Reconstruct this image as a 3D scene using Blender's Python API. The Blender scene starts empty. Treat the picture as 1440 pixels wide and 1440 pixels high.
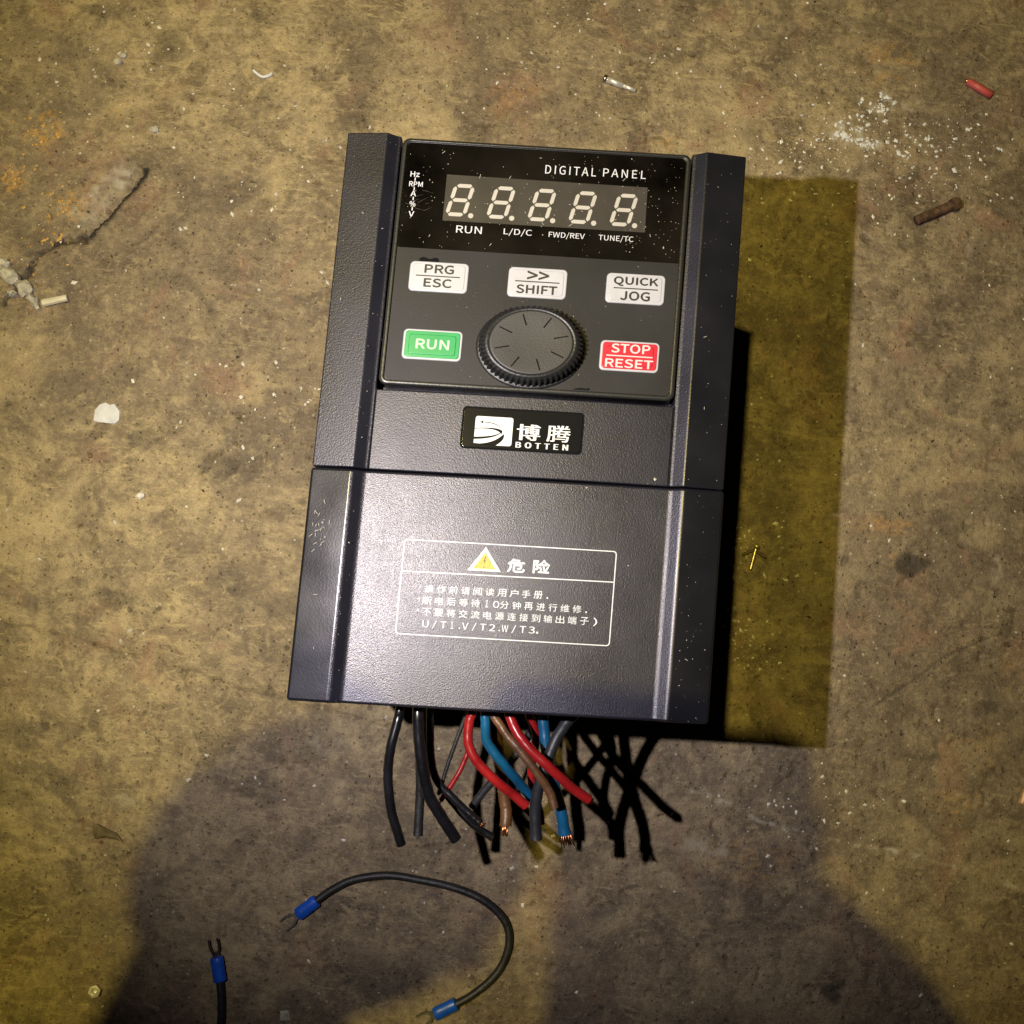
import bpy, bmesh, math, random
import numpy as np
from mathutils import Vector, Matrix
random.seed(7)
scn = bpy.context.scene
COL = scn.collection

# ------------------------------------------------------------------ camera
cam_d = bpy.data.cameras.new("camera")
cam = bpy.data.objects.new("camera", cam_d); COL.objects.link(cam)
cam.location = (-0.00194, -0.05551, 0.43903)
cam.rotation_euler = (0.09538, -0.01188, 0.08770)
cam_d.sensor_width = 36.0
cam_d.lens = 36.0
cam_d.clip_start = 0.01
cam_d.clip_end = 60.0
scn.camera = cam

# ------------------------------------------------------------------ light
w = bpy.data.worlds.new("World"); scn.world = w
w.use_nodes = True
w.node_tree.nodes["Background"].inputs[0].default_value = (0.9, 0.8, 0.6, 1)
w.node_tree.nodes["Background"].inputs[1].default_value = 0.0012

def point(name, loc, power, col, rad):
    l = bpy.data.lights.new(name, 'POINT'); l.energy = power; l.color = col; l.shadow_soft_size = rad
    o = bpy.data.objects.new(name, l); COL.objects.link(o); o.location = loc
    return o
LAMP = Vector((-0.485, 0.242, 2.2))
FLASH = Vector((-0.108, -0.043, 0.440))
fl = bpy.data.lights.new("hand_torch_light", 'SPOT'); fl.energy = 8.2; fl.color = (1.0, 0.93, 0.95); fl.shadow_soft_size = 0.0022
fl.spot_size = math.radians(86); fl.spot_blend = 1.0          # beam of the light held in the left hand
flo = bpy.data.objects.new("hand_torch_light", fl); COL.objects.link(flo); flo.location = FLASH
flo.rotation_euler = (Vector((-0.005, 0.062, 0.0)) - FLASH).to_track_quat('-Z', 'Y').to_euler()
sl = bpy.data.lights.new("workshop_lamp", 'SPOT'); sl.energy = 98.0; sl.color = (1.0, 0.82, 0.20); sl.shadow_soft_size = 0.021
sl.spot_size = math.radians(48); sl.spot_blend = 1.0          # shaded workshop lamp
slo = bpy.data.objects.new("workshop_lamp", sl); COL.objects.link(slo); slo.location = LAMP
slo.rotation_euler = (Vector((-0.26, 0.12, 0)) - LAMP).to_track_quat('-Z', 'Y').to_euler()

vs = scn.view_settings
vs.view_transform = 'Standard'; vs.look = 'None'; vs.exposure = 0.0; vs.gamma = 1.0

# ------------------------------------------------------------------ materials
def new_mat(name):
    m = bpy.data.materials.new(name); m.use_nodes = True
    nt = m.node_tree
    return m, nt, nt.nodes["Principled BSDF"]

def N(nt, t, **kw):
    n = nt.nodes.new(t)
    for k, v in kw.items():
        if k in n.inputs.keys() if isinstance(k, str) else False:
            n.inputs[k].default_value = v
        else:
            setattr(n, k, v)
    return n

def plain(name, col, rough=0.5, metal=0.0, spec=0.5, coat=0.0, bump=None, var=0.0, vscale=300.0):
    """principled surface with a little tone variation and optional grain"""
    m, nt, b = new_mat(name)
    b.inputs["Base Color"].default_value = (*col, 1)
    b.inputs["Roughness"].default_value = rough
    b.inputs["Metallic"].default_value = metal
    b.inputs["Specular IOR Level"].default_value = spec
    b.inputs["Coat Weight"].default_value = coat
    b.inputs["Coat Roughness"].default_value = 0.06
    tc = nt.nodes.new("ShaderNodeTexCoord")
    if var > 0:
        n = nt.nodes.new("ShaderNodeTexNoise"); n.inputs["Scale"].default_value = vscale
        n.inputs["Detail"].default_value = 6
        nt.links.new(tc.outputs["Object"], n.inputs["Vector"])
        r = nt.nodes.new("ShaderNodeValToRGB")
        r.color_ramp.elements[0].position = 0.3; r.color_ramp.elements[1].position = 0.7
        r.color_ramp.elements[0].color = (*[c * (1 - var) for c in col], 1)
        r.color_ramp.elements[1].color = (*[min(1, c * (1 + var)) for c in col], 1)
        nt.links.new(n.outputs["Fac"], r.inputs["Fac"])
        nt.links.new(r.outputs["Color"], b.inputs["Base Color"])
    if bump:
        sc, st, dist = bump
        n2 = nt.nodes.new("ShaderNodeTexNoise"); n2.inputs["Scale"].default_value = sc
        n2.inputs["Detail"].default_value = 3
        nt.links.new(tc.outputs["Object"], n2.inputs["Vector"])
        bp = nt.nodes.new("ShaderNodeBump"); bp.inputs["Strength"].default_value = st
        bp.inputs["Distance"].default_value = dist
        nt.links.new(n2.outputs["Fac"], bp.inputs["Height"])
        nt.links.new(bp.outputs["Normal"], b.inputs["Normal"])
    return m

M = {}
def worn_plastic(name, col, rough, sc, st, dist, spec=0.5):
    """moulded black plastic: spark-eroded grain, faint greasy rubbed patches, hair scratches"""
    m, nt, b = new_mat(name)
    tc = nt.nodes.new("ShaderNodeTexCoord")
    b.inputs["Specular IOR Level"].default_value = spec
    b.inputs["Specular Tint"].default_value = (0.90, 0.88, 1.0, 1)
    n1 = nt.nodes.new("ShaderNodeTexNoise"); n1.inputs["Scale"].default_value = 45; n1.inputs["Detail"].default_value = 5
    nt.links.new(tc.outputs["Object"], n1.inputs["Vector"])
    mr = nt.nodes.new("ShaderNodeMapRange"); mr.inputs[1].default_value = 0.3; mr.inputs[2].default_value = 0.7
    mr.inputs[3].default_value = rough - 0.05; mr.inputs[4].default_value = rough + 0.06
    nt.links.new(n1.outputs["Fac"], mr.inputs[0]); nt.links.new(mr.outputs[0], b.inputs["Roughness"])
    r = nt.nodes.new("ShaderNodeValToRGB")
    r.color_ramp.elements[0].position = 0.35; r.color_ramp.elements[1].position = 0.75
    r.color_ramp.elements[0].color = (*[c * 0.8 for c in col], 1)
    r.color_ramp.elements[1].color = (*[c * 1.3 for c in col], 1)
    nt.links.new(n1.outputs["Fac"], r.inputs["Fac"]); nt.links.new(r.outputs["Color"], b.inputs["Base Color"])
    n2 = nt.nodes.new("ShaderNodeTexNoise"); n2.inputs["Scale"].default_value = sc; n2.inputs["Detail"].default_value = 2.5
    n2.inputs["Roughness"].default_value = 0.55
    nt.links.new(tc.outputs["Object"], n2.inputs["Vector"])
    bp = nt.nodes.new("ShaderNodeBump"); bp.inputs["Strength"].default_value = st; bp.inputs["Distance"].default_value = dist
    nt.links.new(n2.outputs["Fac"], bp.inputs["Height"]); nt.links.new(bp.outputs["Normal"], b.inputs["Normal"])
    return m

M['cover'] = worn_plastic('fine_grain_plastic', (0.012, 0.012, 0.017), 0.39, 2200, 0.8, 0.00012, 0.55)
M['cover_low'] = worn_plastic('coarse_grain_plastic', (0.013, 0.013, 0.019), 0.33, 2800, 0.9, 0.00011, 0.66)
M['ridge_low'] = worn_plastic('rubbed_ridge_plastic', (0.009, 0.009, 0.011), 0.27, 1700, 0.35, 0.00006)
M['overlay'] = worn_plastic('keypad_foil', (0.013, 0.013, 0.012), 0.50, 2600, 0.35, 0.00008, 0.34)
M['frame'] = plain('keypad_frame_plastic', (0.020, 0.020, 0.019), 0.33, bump=(1800, 0.2, 0.0002))
M['body'] = plain('body_plastic', (0.008, 0.008, 0.008), 0.6, spec=0.3)
M['window'] = plain('gloss_black_window', (0.006, 0.005, 0.0035), 0.11, spec=0.5, var=0.9, vscale=45)
M['module'] = plain('display_module_grey', (0.042, 0.037, 0.032), 0.30, coat=0.5, var=0.15, vscale=120)
M['segment'] = plain('segment_white', (0.41, 0.385, 0.335), 0.4, coat=0.5, var=0.05)
M['white_print'] = plain('white_print', (0.58, 0.58, 0.60), 0.5)
M['cover_print'] = plain('pale_cover_print', (0.62, 0.64, 0.66), 0.5, bump=(900, 0.4, 0.0004))
M['black_print'] = plain('black_print', (0.014, 0.012, 0.012), 0.5)
M['white_key'] = plain('white_key', (0.41, 0.41, 0.43), 0.36, var=0.06, vscale=200)
M['green_key'] = plain('green_key', (0.008, 0.26, 0.085), 0.30, var=0.08, vscale=120)
M['red_key'] = plain('red_key', (0.46, 0.018, 0.036), 0.32, var=0.08, vscale=120)
M['pale_green'] = plain('run_print', (0.36, 0.62, 0.38), 0.4)
M['pale_red'] = plain('stop_print', (0.74, 0.50, 0.48), 0.4)
M['knob_top'] = worn_plastic('knob_cap_plastic', (0.024, 0.024, 0.022), 0.46, 2200, 0.4, 0.0001)
M['knob'] = plain('knob_rubber', (0.013, 0.013, 0.013), 0.42, bump=(1500, 0.3, 0.0003))
M['groove'] = plain('groove_dark', (0.003, 0.003, 0.003), 0.8, spec=0.15)
M['badge'] = plain('badge_gloss', (0.008, 0.008, 0.008), 0.14)
M['badge_white'] = plain('badge_white', (0.60, 0.61, 0.59), 0.45)
M['yellow'] = plain('warning_yellow', (0.62, 0.33, 0.03), 0.5, var=0.2, vscale=900)
M['faint'] = plain('faint_scratch', (0.10, 0.09, 0.07), 0.5)
M['dust'] = plain('dust', (0.50, 0.47, 0.38), 0.8)
M['cab_black'] = plain('black_wire', (0.009, 0.009, 0.011), 0.23, spec=1.0, var=0.5, vscale=140)
M['cab_matt'] = plain('matt_black_wire', (0.016, 0.016, 0.016), 0.52, bump=(400, 0.5, 0.0006), var=0.5, vscale=160)
M['cab_red'] = plain('red_wire', (0.29, 0.011, 0.012), 0.30, bump=(350, 0.3, 0.0002), var=0.3, vscale=130)
M['cab_blue'] = plain('blue_wire', (0.006, 0.075, 0.17), 0.30, bump=(350, 0.3, 0.0002), var=0.3, vscale=130)
M['cab_brown'] = plain('brown_wire', (0.11, 0.05, 0.022), 0.42, bump=(450, 0.4, 0.0005), var=0.35, vscale=160)
M['cab_grey'] = plain('slate_wire', (0.018, 0.019, 0.023), 0.45, bump=(450, 0.3, 0.0004), var=0.3, vscale=150)
M['copper'] = plain('copper', (0.80, 0.36, 0.17), 0.32, metal=1.0, var=0.25, vscale=700)
M['tinned'] = plain('tinned_metal', (0.42, 0.40, 0.36), 0.28, metal=1.0, var=0.3, vscale=700)
M['dull_metal'] = plain('dull_fork_metal', (0.16, 0.15, 0.14), 0.45, metal=1.0, var=0.3, vscale=500)
M['sleeve'] = plain('blue_vinyl', (0.008, 0.085, 0.52), 0.36, bump=(500, 0.2, 0.0003), var=0.2, vscale=180)
M['brass'] = plain('brass_metal', (0.66, 0.56, 0.32), 0.36, metal=0.8, var=0.25, vscale=600)
M['steel'] = plain('bright_steel', (0.82, 0.78, 0.70), 0.36, metal=0.55, var=0.2, vscale=600)
M['rust'] = plain('rusty_steel', (0.105, 0.058, 0.034), 0.75, metal=0.2, bump=(700, 0.8, 0.0008), var=0.6, vscale=420)
M['paper'] = plain('scuffed_white_paper', (0.66, 0.66, 0.66), 0.7, bump=(250, 0.5, 0.001), var=0.12, vscale=180)
M['chalk'] = plain('mortar_pale', (0.46, 0.43, 0.34), 0.9, bump=(600, 0.8, 0.001), var=0.35, vscale=350)
M['stick'] = plain('ivory_plastic', (0.62, 0.57, 0.40), 0.5, var=0.15)
M['grit'] = plain('pale_grit', (0.72, 0.69, 0.60), 0.55, var=0.35, vscale=60)
M['ochre_bits'] = plain('ochre_crumb', (0.56, 0.34, 0.09), 0.6, var=0.4, vscale=200)
M['dark_grit'] = plain('dark_grit', (0.035, 0.028, 0.02), 0.8)
M['amber'] = plain('amber_chip', (0.58, 0.33, 0.13), 0.4, var=0.3)
M['leaf'] = plain('dry_leaf_brown', (0.11, 0.082, 0.036), 0.7, var=0.4)
M['fibre'] = plain('pale_fibre', (0.40, 0.34, 0.20), 0.7)
M['skin'] = plain('skin', (0.42, 0.24, 0.16), 0.55, var=0.1)
M['jacket'] = plain('dark_jacket_cloth', (0.02, 0.02, 0.024), 0.9, var=0.2)
M['phone'] = plain('phone_shell', (0.03, 0.03, 0.035), 0.25)
M['pink'] = plain('pinkish_red_wire', (0.48, 0.085, 0.075), 0.5, bump=(450, 0.3, 0.0004), var=0.2)

# ------------------------------------------------------------------ helpers (millimetres in, metres out)
SK = 0.03      # the plastic case sits slightly out of square
def dv(x, y, z):
    return Vector((x / 1000, (y + SK * x) / 1000, z / 1000))
def mv(x, y, z):
    return Vector((x / 1000, y / 1000, z / 1000))

def tag(o, label=None, cat=None, group=None, kind=None):
    if label: o['label'] = label
    if cat: o['category'] = cat
    if group: o['group'] = group
    if kind: o['kind'] = kind
    return o

def empty(name, loc=(0, 0, 0)):
    o = bpy.data.objects.new(name, None); COL.objects.link(o); o.location = loc
    o.empty_display_size = 0.01
    return o

def obj(name, bm, mat, parent=None, smooth=False, bevel=None, seg=2, angle=30):
    me = bpy.data.meshes.new(name)
    bmesh.ops.recalc_face_normals(bm, faces=bm.faces)
    bm.to_mesh(me); bm.free()
    me.materials.append(mat)
    if smooth:
        for p in me.polygons: p.use_smooth = True
    o = bpy.data.objects.new(name, me); COL.objects.link(o)
    if parent:
        o.parent = parent
        if parent.parent is not None or parent.location.length > 0:
            o.matrix_parent_inverse = Matrix.Translation(-world_loc(parent))
    if bevel:
        b = o.modifiers.new("edge", 'BEVEL'); b.width = bevel; b.segments = seg
        b.limit_method = 'ANGLE'; b.angle_limit = math.radians(angle); b.harden_normals = False
        for p in me.polygons: p.use_smooth = True
        es = o.modifiers.new("wn", 'WEIGHTED_NORMAL'); es.keep_sharp = True
    return o

def world_loc(o):
    v = Vector(o.location)
    return v if o.parent is None else v  # parts keep a zero location, only roots are moved

def rrect(cx, cy, hx, hy, r, n=6):
    pts = []
    for sx, sy, a0 in ((1, 1, 0), (-1, 1, 90), (-1, -1, 180), (1, -1, 270)):
        for i in range(n + 1):
            a = math.radians(a0 + 90 * i / n)
            pts.append((cx + sx * (hx - r) + r * math.cos(a), cy + sy * (hy - r) + r * math.sin(a)))
    return pts

def inset_pts(pts, d):
    cx = sum(p[0] for p in pts) / len(pts); cy = sum(p[1] for p in pts) / len(pts)
    hx = max(abs(p[0] - cx) for p in pts); hy = max(abs(p[1] - cy) for p in pts)
    return [(cx + (x - cx) * (hx - d) / hx, cy + (y - cy) * (hy - d) / hy) for x, y in pts]

def stack(bm, rings, V=dv, cap_top=True, cap_bot=True):
    """rings: list of (points2d, z); joins consecutive rings into a closed solid"""
    vr = [[bm.verts.new(V(x, y, z)) for x, y in pts] for pts, z in rings]
    n = len(vr[0])
    for a, b in zip(vr, vr[1:]):
        for i in range(n):
            bm.faces.new((a[i], a[(i + 1) % n], b[(i + 1) % n], b[i]))
    if cap_bot: bm.faces.new(vr[0][::-1])
    if cap_top: bm.faces.new(vr[-1])
    return bm

def slab(pts, z0, z1, edge=0.0, V=dv):
    """flat plate with an optional rounded top edge"""
    bm = bmesh.new()
    if edge <= 0:
        return stack(bm, [(pts, z0), (pts, z1)], V)
    rings = [(pts, z0), (pts, z1 - edge)]
    for k in (1, 2, 3):
        a = math.radians(30 * k)
        rings.append((inset_pts(pts, edge * (1 - math.cos(a))), z1 - edge + edge * math.sin(a)))
    return stack(bm, rings, V)

def sheet(pts, z, V=dv):
    bm = bmesh.new(); bm.faces.new([bm.verts.new(V(x, y, z)) for x, y in pts]); return bm

def join_bm(bm, other):
    me = bpy.data.meshes.new("tmp"); other.to_mesh(me); other.free()
    bm.from_mesh(me); bpy.data.meshes.remove(me)

def band(outer, inner, z0, z1, V=dv):
    """closed ring between two outlines"""
    bm = bmesh.new(); n = len(outer)
    o0 = [bm.verts.new(V(x, y, z0)) for x, y in outer]; o1 = [bm.verts.new(V(x, y, z1)) for x, y in outer]
    i0 = [bm.verts.new(V(x, y, z0)) for x, y in inner]; i1 = [bm.verts.new(V(x, y, z1)) for x, y in inner]
    for k in range(n):
        l = (k + 1) % n
        bm.faces.new((o0[k], o0[l], o1[l], o1[k])); bm.faces.new((i0[k], i1[k], i1[l], i0[l]))
        bm.faces.new((o1[k], o1[l], i1[l], i1[k])); bm.faces.new((o0[k], i0[k], i0[l], o0[l]))
    return bm

import os
try:    # the sans face that ships with Blender; its built-in face otherwise
    SANS = bpy.data.fonts.load(os.path.join(bpy.utils.system_resource('DATAFILES'), "fonts", "Noto Sans CJK Regular.woff2"))
except Exception:
    SANS = None
def text(name, s, x0, x1, y0, y1, z, mat, parent, space=1.0, bold=0.0, shear=0.0, lines=1):
    """flat lettering fitted to a box on the case"""
    c = bpy.data.curves.new("t", 'FONT'); c.body = s; c.space_character = space
    c.resolution_u = 3; c.shear = shear
    if SANS: c.font = SANS
    o = bpy.data.objects.new("t", c); COL.objects.link(o)
    dg = bpy.context.evaluated_depsgraph_get(); dg.update()
    me = bpy.data.meshes.new_from_object(o.evaluated_get(dg))
    bpy.data.objects.remove(o); bpy.data.curves.remove(c)
    co = np.zeros(len(me.vertices) * 3); me.vertices.foreach_get("co", co); co = co.reshape(-1, 3)
    lo = co.min(0); hi = co.max(0)
    x = x0 + (co[:, 0] - lo[0]) / (hi[0] - lo[0]) * (x1 - x0)
    y = y0 + (co[:, 1] - lo[1]) / max(1e-6, hi[1] - lo[1]) * (y1 - y0)
    out = np.stack([x, y + SK * x, np.full_like(x, z)], 1) / 1000
    me.vertices.foreach_set("co", out.ravel()); me.update()
    if bold > 0:          # heavier strokes: the same outline laid down again a hair to the side
        h = (y1 - y0) / 1000 * bold * 1.6
        bm = bmesh.new(); bm.from_mesh(me)
        for k, (dx, dy) in enumerate(((1, 0), (-1, 0), (0, 1), (0, -1))):
            a = len(bm.verts); bm.from_mesh(me); bm.verts.ensure_lookup_table()
            for v_ in bm.verts[a:]: v_.co += Vector((dx * h, dy * h, -0.000004 * (k + 1)))
        bm.to_mesh(me); bm.free()
    me.name = name; me.materials.clear(); me.materials.append(mat)
    ob = bpy.data.objects.new(name, me); COL.objects.link(ob)
    ob.parent = parent
    return ob

def catmull(pts, per=8):
    P = [Vector(p) for p in pts]
    P = [P[0] * 2 - P[1]] + P + [P[-1] * 2 - P[-2]]
    out = []
    for i in range(1, len(P) - 2):
        a, b, c, d = P[i - 1:i + 3]
        for k in range(per):
            t = k / per
            out.append(0.5 * ((2 * b) + (c - a) * t + (2 * a - 5 * b + 4 * c - d) * t * t + (3 * b - a - 3 * c + d) * t ** 3))
    out.append(P[-2])
    return out

def tube_into(bm, pts, r, n=12, r_end=None, squash=1.0):
    """round sweep along world points (metres); r may be a list"""
    rs = r if isinstance(r, (list, tuple)) else [r] * len(pts)
    t = [(pts[min(i + 1, len(pts) - 1)] - pts[max(i - 1, 0)]).normalized() for i in range(len(pts))]
    up = Vector((0, 0, 1))
    if abs(t[0].dot(up)) > 0.95: up = Vector((1, 0, 0))
    u = (up - t[0] * up.dot(t[0])).normalized()
    rings = []
    for p, tt, rr in zip(pts, t, rs):
        u = (u - tt * u.dot(tt)).normalized(); v = tt.cross(u)
        rings.append([bm.verts.new(p + (u * math.cos(a) * squash + v * math.sin(a)) * rr)
                      for a in [2 * math.pi * k / n for k in range(n)]])
    for a, b in zip(rings, rings[1:]):
        for k in range(n):
            bm.faces.new((a[k], a[(k + 1) % n], b[(k + 1) % n], b[k]))
    bm.faces.new(rings[0][::-1]); bm.faces.new(rings[-1])
    return bm

def lathe(profile, cx, cy, z0, n=64, yr=1.0, V=dv, cap=True):
    bm = bmesh.new()
    rings = [([(cx + r * math.cos(2 * math.pi * k / n), cy + yr * r * math.sin(2 * math.pi * k / n)) for k in range(n)], z0 + h)
             for r, h in profile]
    return stack(bm, rings, V)

# ------------------------------------------------------------------ concrete floor
def fbm(X, Y, scale, octaves, rng, gain=0.55):
    out = np.zeros_like(X); amp = 1.0; tot = 0
    for o in range(octaves):
        g = rng.random((257, 257)); f = scale * 2 ** o
        x = (X * f) % 256; y = (Y * f) % 256
        i = x.astype(int); j = y.astype(int); fx = x - i; fy = y - j
        fx = fx * fx * (3 - 2 * fx); fy = fy * fy * (3 - 2 * fy)
        v = (g[i, j] * (1 - fx) + g[i + 1, j] * fx) * (1 - fy) + (g[i, j + 1] * (1 - fx) + g[i + 1, j + 1] * fx) * fy
        out += amp * v; tot += amp; amp *= gain
    return out / tot

def seg_dist(X, Y, pts):
    d = np.full(X.shape, 1e9); side = np.zeros(X.shape); T = np.zeros(X.shape)
    L = 0.0
    for (ax, ay), (bx, by) in zip(pts, pts[1:]):
        l2 = (bx - ax) ** 2 + (by - ay) ** 2
        t = np.clip(((X - ax) * (bx - ax) + (Y - ay) * (by - ay)) / l2, 0, 1)
        q = np.hypot(X - ax - t * (bx - ax), Y - ay - t * (by - ay))
        s = (bx - ax) * (Y - ay) - (by - ay) * (X - ax)
        m = q < d
        d = np.where(m, q, d); side = np.where(m, s, side); T = np.where(m, L + t * math.sqrt(l2), T)
        L += math.sqrt(l2)
    return d, side, T

def axis(lo, hi, step, far):
    c = list(np.arange(lo, hi + step / 2, step))
    a = []; s = step; x = lo
    while x > -far:
        s *= 1.35; x -= s; a.append(x)
    b = []; s = step; x = c[-1]
    while x < far:
        s *= 1.35; x += s; b.append(x)
    return np.array(a[::-1] + c + b)

gouge = [(-174.0, 125.6), (-179.1, 116.1), (-185.8, 106.4), (-192.4, 96.6), (-198.2, 90.0)]
gouge2 = [(-198.2, 90.0), (-207.1, 88.8), (-212.5, 86.7), (-217.1, 81.4), (-221, 76), (-224, 66), (-231, 58)]
crack = [(-260, -71), (-212.5, -79.2), (-191.0, -81.8), (-169.3, -85.9), (-141.6, -90.4), (-120.0, -95.1), (-89.1, -101.4), (-40, -109)]
scratch = [(84, -124), (99.7, -127.9), (119.6, -134.4), (148.4, -139.2), (172.5, -140.7), (199.7, -146.5), (245, -156)]
scratch2 = [(160, -82), (176, -70), (190, -58), (214, -46)]

def build_floor():
    rng = np.random.default_rng(3)
    ax = axis(-256, 238, 0.75, 2600); ay = axis(-248, 248, 0.75, 2600)
    X, Y = np.meshgrid(ax, ay, indexing='ij')
    near = np.clip(1.6 - np.maximum(np.abs(X), np.abs(Y)) / 300, 0, 1)
    Z = ((fbm(X + 900, Y + 900, 0.02, 4, rng) - 0.5) * 1.0 + (fbm(X + 900, Y + 900, 0.18, 3, rng) - 0.5) * 0.35) * near
    # pits
    pit = fbm(X + 700, Y + 900, 0.22, 2, rng); Z -= np.clip(pit - 0.70, 0, 1) * 5 * near
    pale = np.zeros_like(X); dark = np.zeros_like(X); ochre = np.zeros_like(X)
    wob = (fbm(X + 900, Y + 900, 0.15, 3, rng) - 0.5)
    # chipped hollow at the left: slopes down to a ragged wall
    rag = (fbm(X + 900, Y + 900, 0.35, 3, rng) - 0.5)
    d, s, T = seg_dist(X + wob * 3 + rag * 2.2, Y + wob * 3 - rag * 2.2, gouge)
    inside = (s < 0) & (d < 16) & (T > 0.5) & (T < 42.5)
    dep = np.where(inside, 4.6 * np.clip(1 - d / 15, 0, 1) ** 1.5 * np.clip(T / 6, 0, 1) * np.clip((43 - T) / 6, 0.2, 1), 0)
    Z -= dep
    pm = np.where(inside, np.clip((d - 3.0) / 3, 0, 1) * np.clip((15 - d) / 3, 0, 1), 0) * np.clip(fbm(X + 900, Y + 900, 0.12, 3, rng) * 3 - 0.9, 0, 1)
    pale = np.maximum(pale, pm * np.clip((T - 3) / 5, 0, 1) * np.clip(0.25 + (fbm(X + 900, Y + 900, 0.5, 3, rng) - 0.36) * 3, 0, 1))
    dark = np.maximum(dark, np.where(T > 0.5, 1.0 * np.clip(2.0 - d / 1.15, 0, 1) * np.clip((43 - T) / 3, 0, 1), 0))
    jag = (fbm(X + 900, Y + 900, 0.45, 3, rng) - 0.5); jag2 = (fbm(X + 300, Y + 500, 0.30, 3, rng) - 0.5)
    d, s, T = seg_dist(X + wob * 5 + jag * 5, Y + jag2 * 6, gouge2); d = d * (0.75 + 1.6 * np.clip(jag2 + 0.1, 0, 1))
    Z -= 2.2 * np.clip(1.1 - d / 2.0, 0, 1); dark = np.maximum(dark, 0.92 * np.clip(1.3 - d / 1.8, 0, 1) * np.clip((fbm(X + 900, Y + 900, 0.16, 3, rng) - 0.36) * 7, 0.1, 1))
    # hairline crack
    d, s, T = seg_dist(X + wob * 3, Y + wob * 3, crack)
    Z -= 0.8 * np.clip(1 - d / 1.0, 0, 1); dark = np.maximum(dark, 0.5 * np.clip(1 - d / 1.0, 0, 1) * np.clip((fbm(X + 900, Y + 900, 0.06, 3, rng) - 0.35) * 5, 0, 1))
    d, s, T = seg_dist(X + wob * 2, Y + wob * 2, scratch2)
    dark = np.maximum(dark, 0.6 * np.clip(1 - d / 0.9, 0, 1)); Z -= 0.4 * np.clip(1 - d, 0, 1)
    # pale scratch on the right
    d, s, T = seg_dist(X + wob * 3, Y + wob * 3, scratch)
    brk = np.clip((fbm(X + 900, Y + 900, 0.25, 3, rng) - 0.46) * 6, 0, 1)
    pale = np.maximum(pale, 0.8 * np.clip(1 - d / 1.4, 0, 1) * brk)
    # scattered plaster smears
    for cx, cy, rx, ry, k in ((134, 170, 8, 5, 1.0), (144, 166, 7, 3, 0.9), (150, 186, 5, 6, 0.6), (163, 186, 5, 3, 0.6),
                              (-151, -148, 6, 3, .35), (96, -146, 14, 4, .4), (210, -20, 3, 8, .25), (-70, -118, 10, 5, .25)):
        q = np.hypot((X - cx) / rx, (Y - cy) / ry)
        pale = np.maximum(pale, k * np.clip((1.25 - q) * 1.6, 0, 1) * np.clip((fbm(X + 900, Y + 900, 0.35, 3, rng) - 0.42) * 10, 0, 1))
    # oily dark stains and rusty ochre spots
    for cx, cy, rx, ry, k in ((-171.5, 183.5, 9, 9, .42), (-207, 196, 7, 4, .5), (-150, 196, 5, 3, .3), (-222, 88, 9, 8, .4),
                              (174, -19, 7, 5, .75), (150, -34, 3, 3, .5), (143, 132, 6, 6, .3), (166, 152, 4, 3, .5), (-168, -66, 10, 4, .5), (-88, 152, 12, 5, .35),
                              (-70, 128, 14, 8, .35), (150, -200, 5, 4, .7), (206, -80, 6, 4, .5), (-160, 5, 10, 3, .4), (40, 158, 4, 10, .35),
                              (-88, -62, 12, 7, .35), (120, -98, 3, 2, .6), (190, 0, 10, 8, .3), (-127, -3, 9, 6, .4), (-40, -208, 20, 10, .25)):
        q = np.hypot((X - cx + wob * 10) / rx, (Y - cy + wob * 10) / ry)
        dark = np.maximum(dark, k * np.clip((1.15 - q) * 2.5, 0, 1))
    # yellower upper left, greyer right: staining plus lamp falloff put into the colour
    lean = np.clip(0.5 + (-X * 0.0022 + Y * 0.0010) + (fbm(X + 900, Y + 900, 0.012, 4, rng) - 0.5) * 1.6, 0, 1)
    for cx, cy, rx, ry, k in ((-221, 139, 9, 8, 1.0), (-234, 114, 8, 6, .9), (-207, 104, 8, 7, .8), (-190, 148, 7, 5, .4), (162, -5, 12, 5, .5),
                              (166, -19, 3, 3, 1.0), (152, 205, 14, 10, .5), (52, 158, 8, 6, .5), (204, -96, 16, 10, .25), (222, -62, 9, 10, .25), (-235, -60, 14, 20, .4),
                              (112, -150, 18, 12, .35), (-15, 170, 16, 9, .35), (196, -120, 10, 6, .4)):
        q = np.hypot((X - cx + wob * 8) / rx, (Y - cy + wob * 8) / ry)
        ochre = np.maximum(ochre, k * np.clip((1.25 - q) * 1.6, 0, 1) * np.clip((fbm(X + 900, Y + 900, 0.3, 3, rng) - 0.42) * 6, 0, 1))
    nx, ny = X.shape
    co = np.stack([X, Y, Z - 0.4 * 0], -1).reshape(-1, 3) / 1000.0
    idx = np.arange(nx * ny).reshape(nx, ny)
    quads = np.stack([idx[:-1, :-1], idx[1:, :-1], idx[1:, 1:], idx[:-1, 1:]], -1).reshape(-1, 4)
    me = bpy.data.meshes.new("floor")
    me.vertices.add(len(co)); me.vertices.foreach_set("co", co.ravel())
    me.loops.add(quads.size); me.loops.foreach_set("vertex_index", quads.ravel().astype(np.int32))
    me.polygons.add(len(quads)); me.polygons.foreach_set("loop_start", np.arange(0, quads.size, 4, dtype=np.int32))
    me.update(); me.validate()
    me.polygons.foreach_set("use_smooth", np.ones(len(quads), dtype=bool))
    for nm, arr in (("pale", pale), ("dark", dark), ("ochre", ochre), ("stain_and_falloff", lean)):
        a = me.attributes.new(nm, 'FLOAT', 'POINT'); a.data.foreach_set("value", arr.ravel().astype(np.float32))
    o = bpy.data.objects.new("floor", me); COL.objects.link(o)
    tag(o, kind='structure')
    o['label'] = 'stained worn brown concrete floor littered with grit'
    return o

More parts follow.
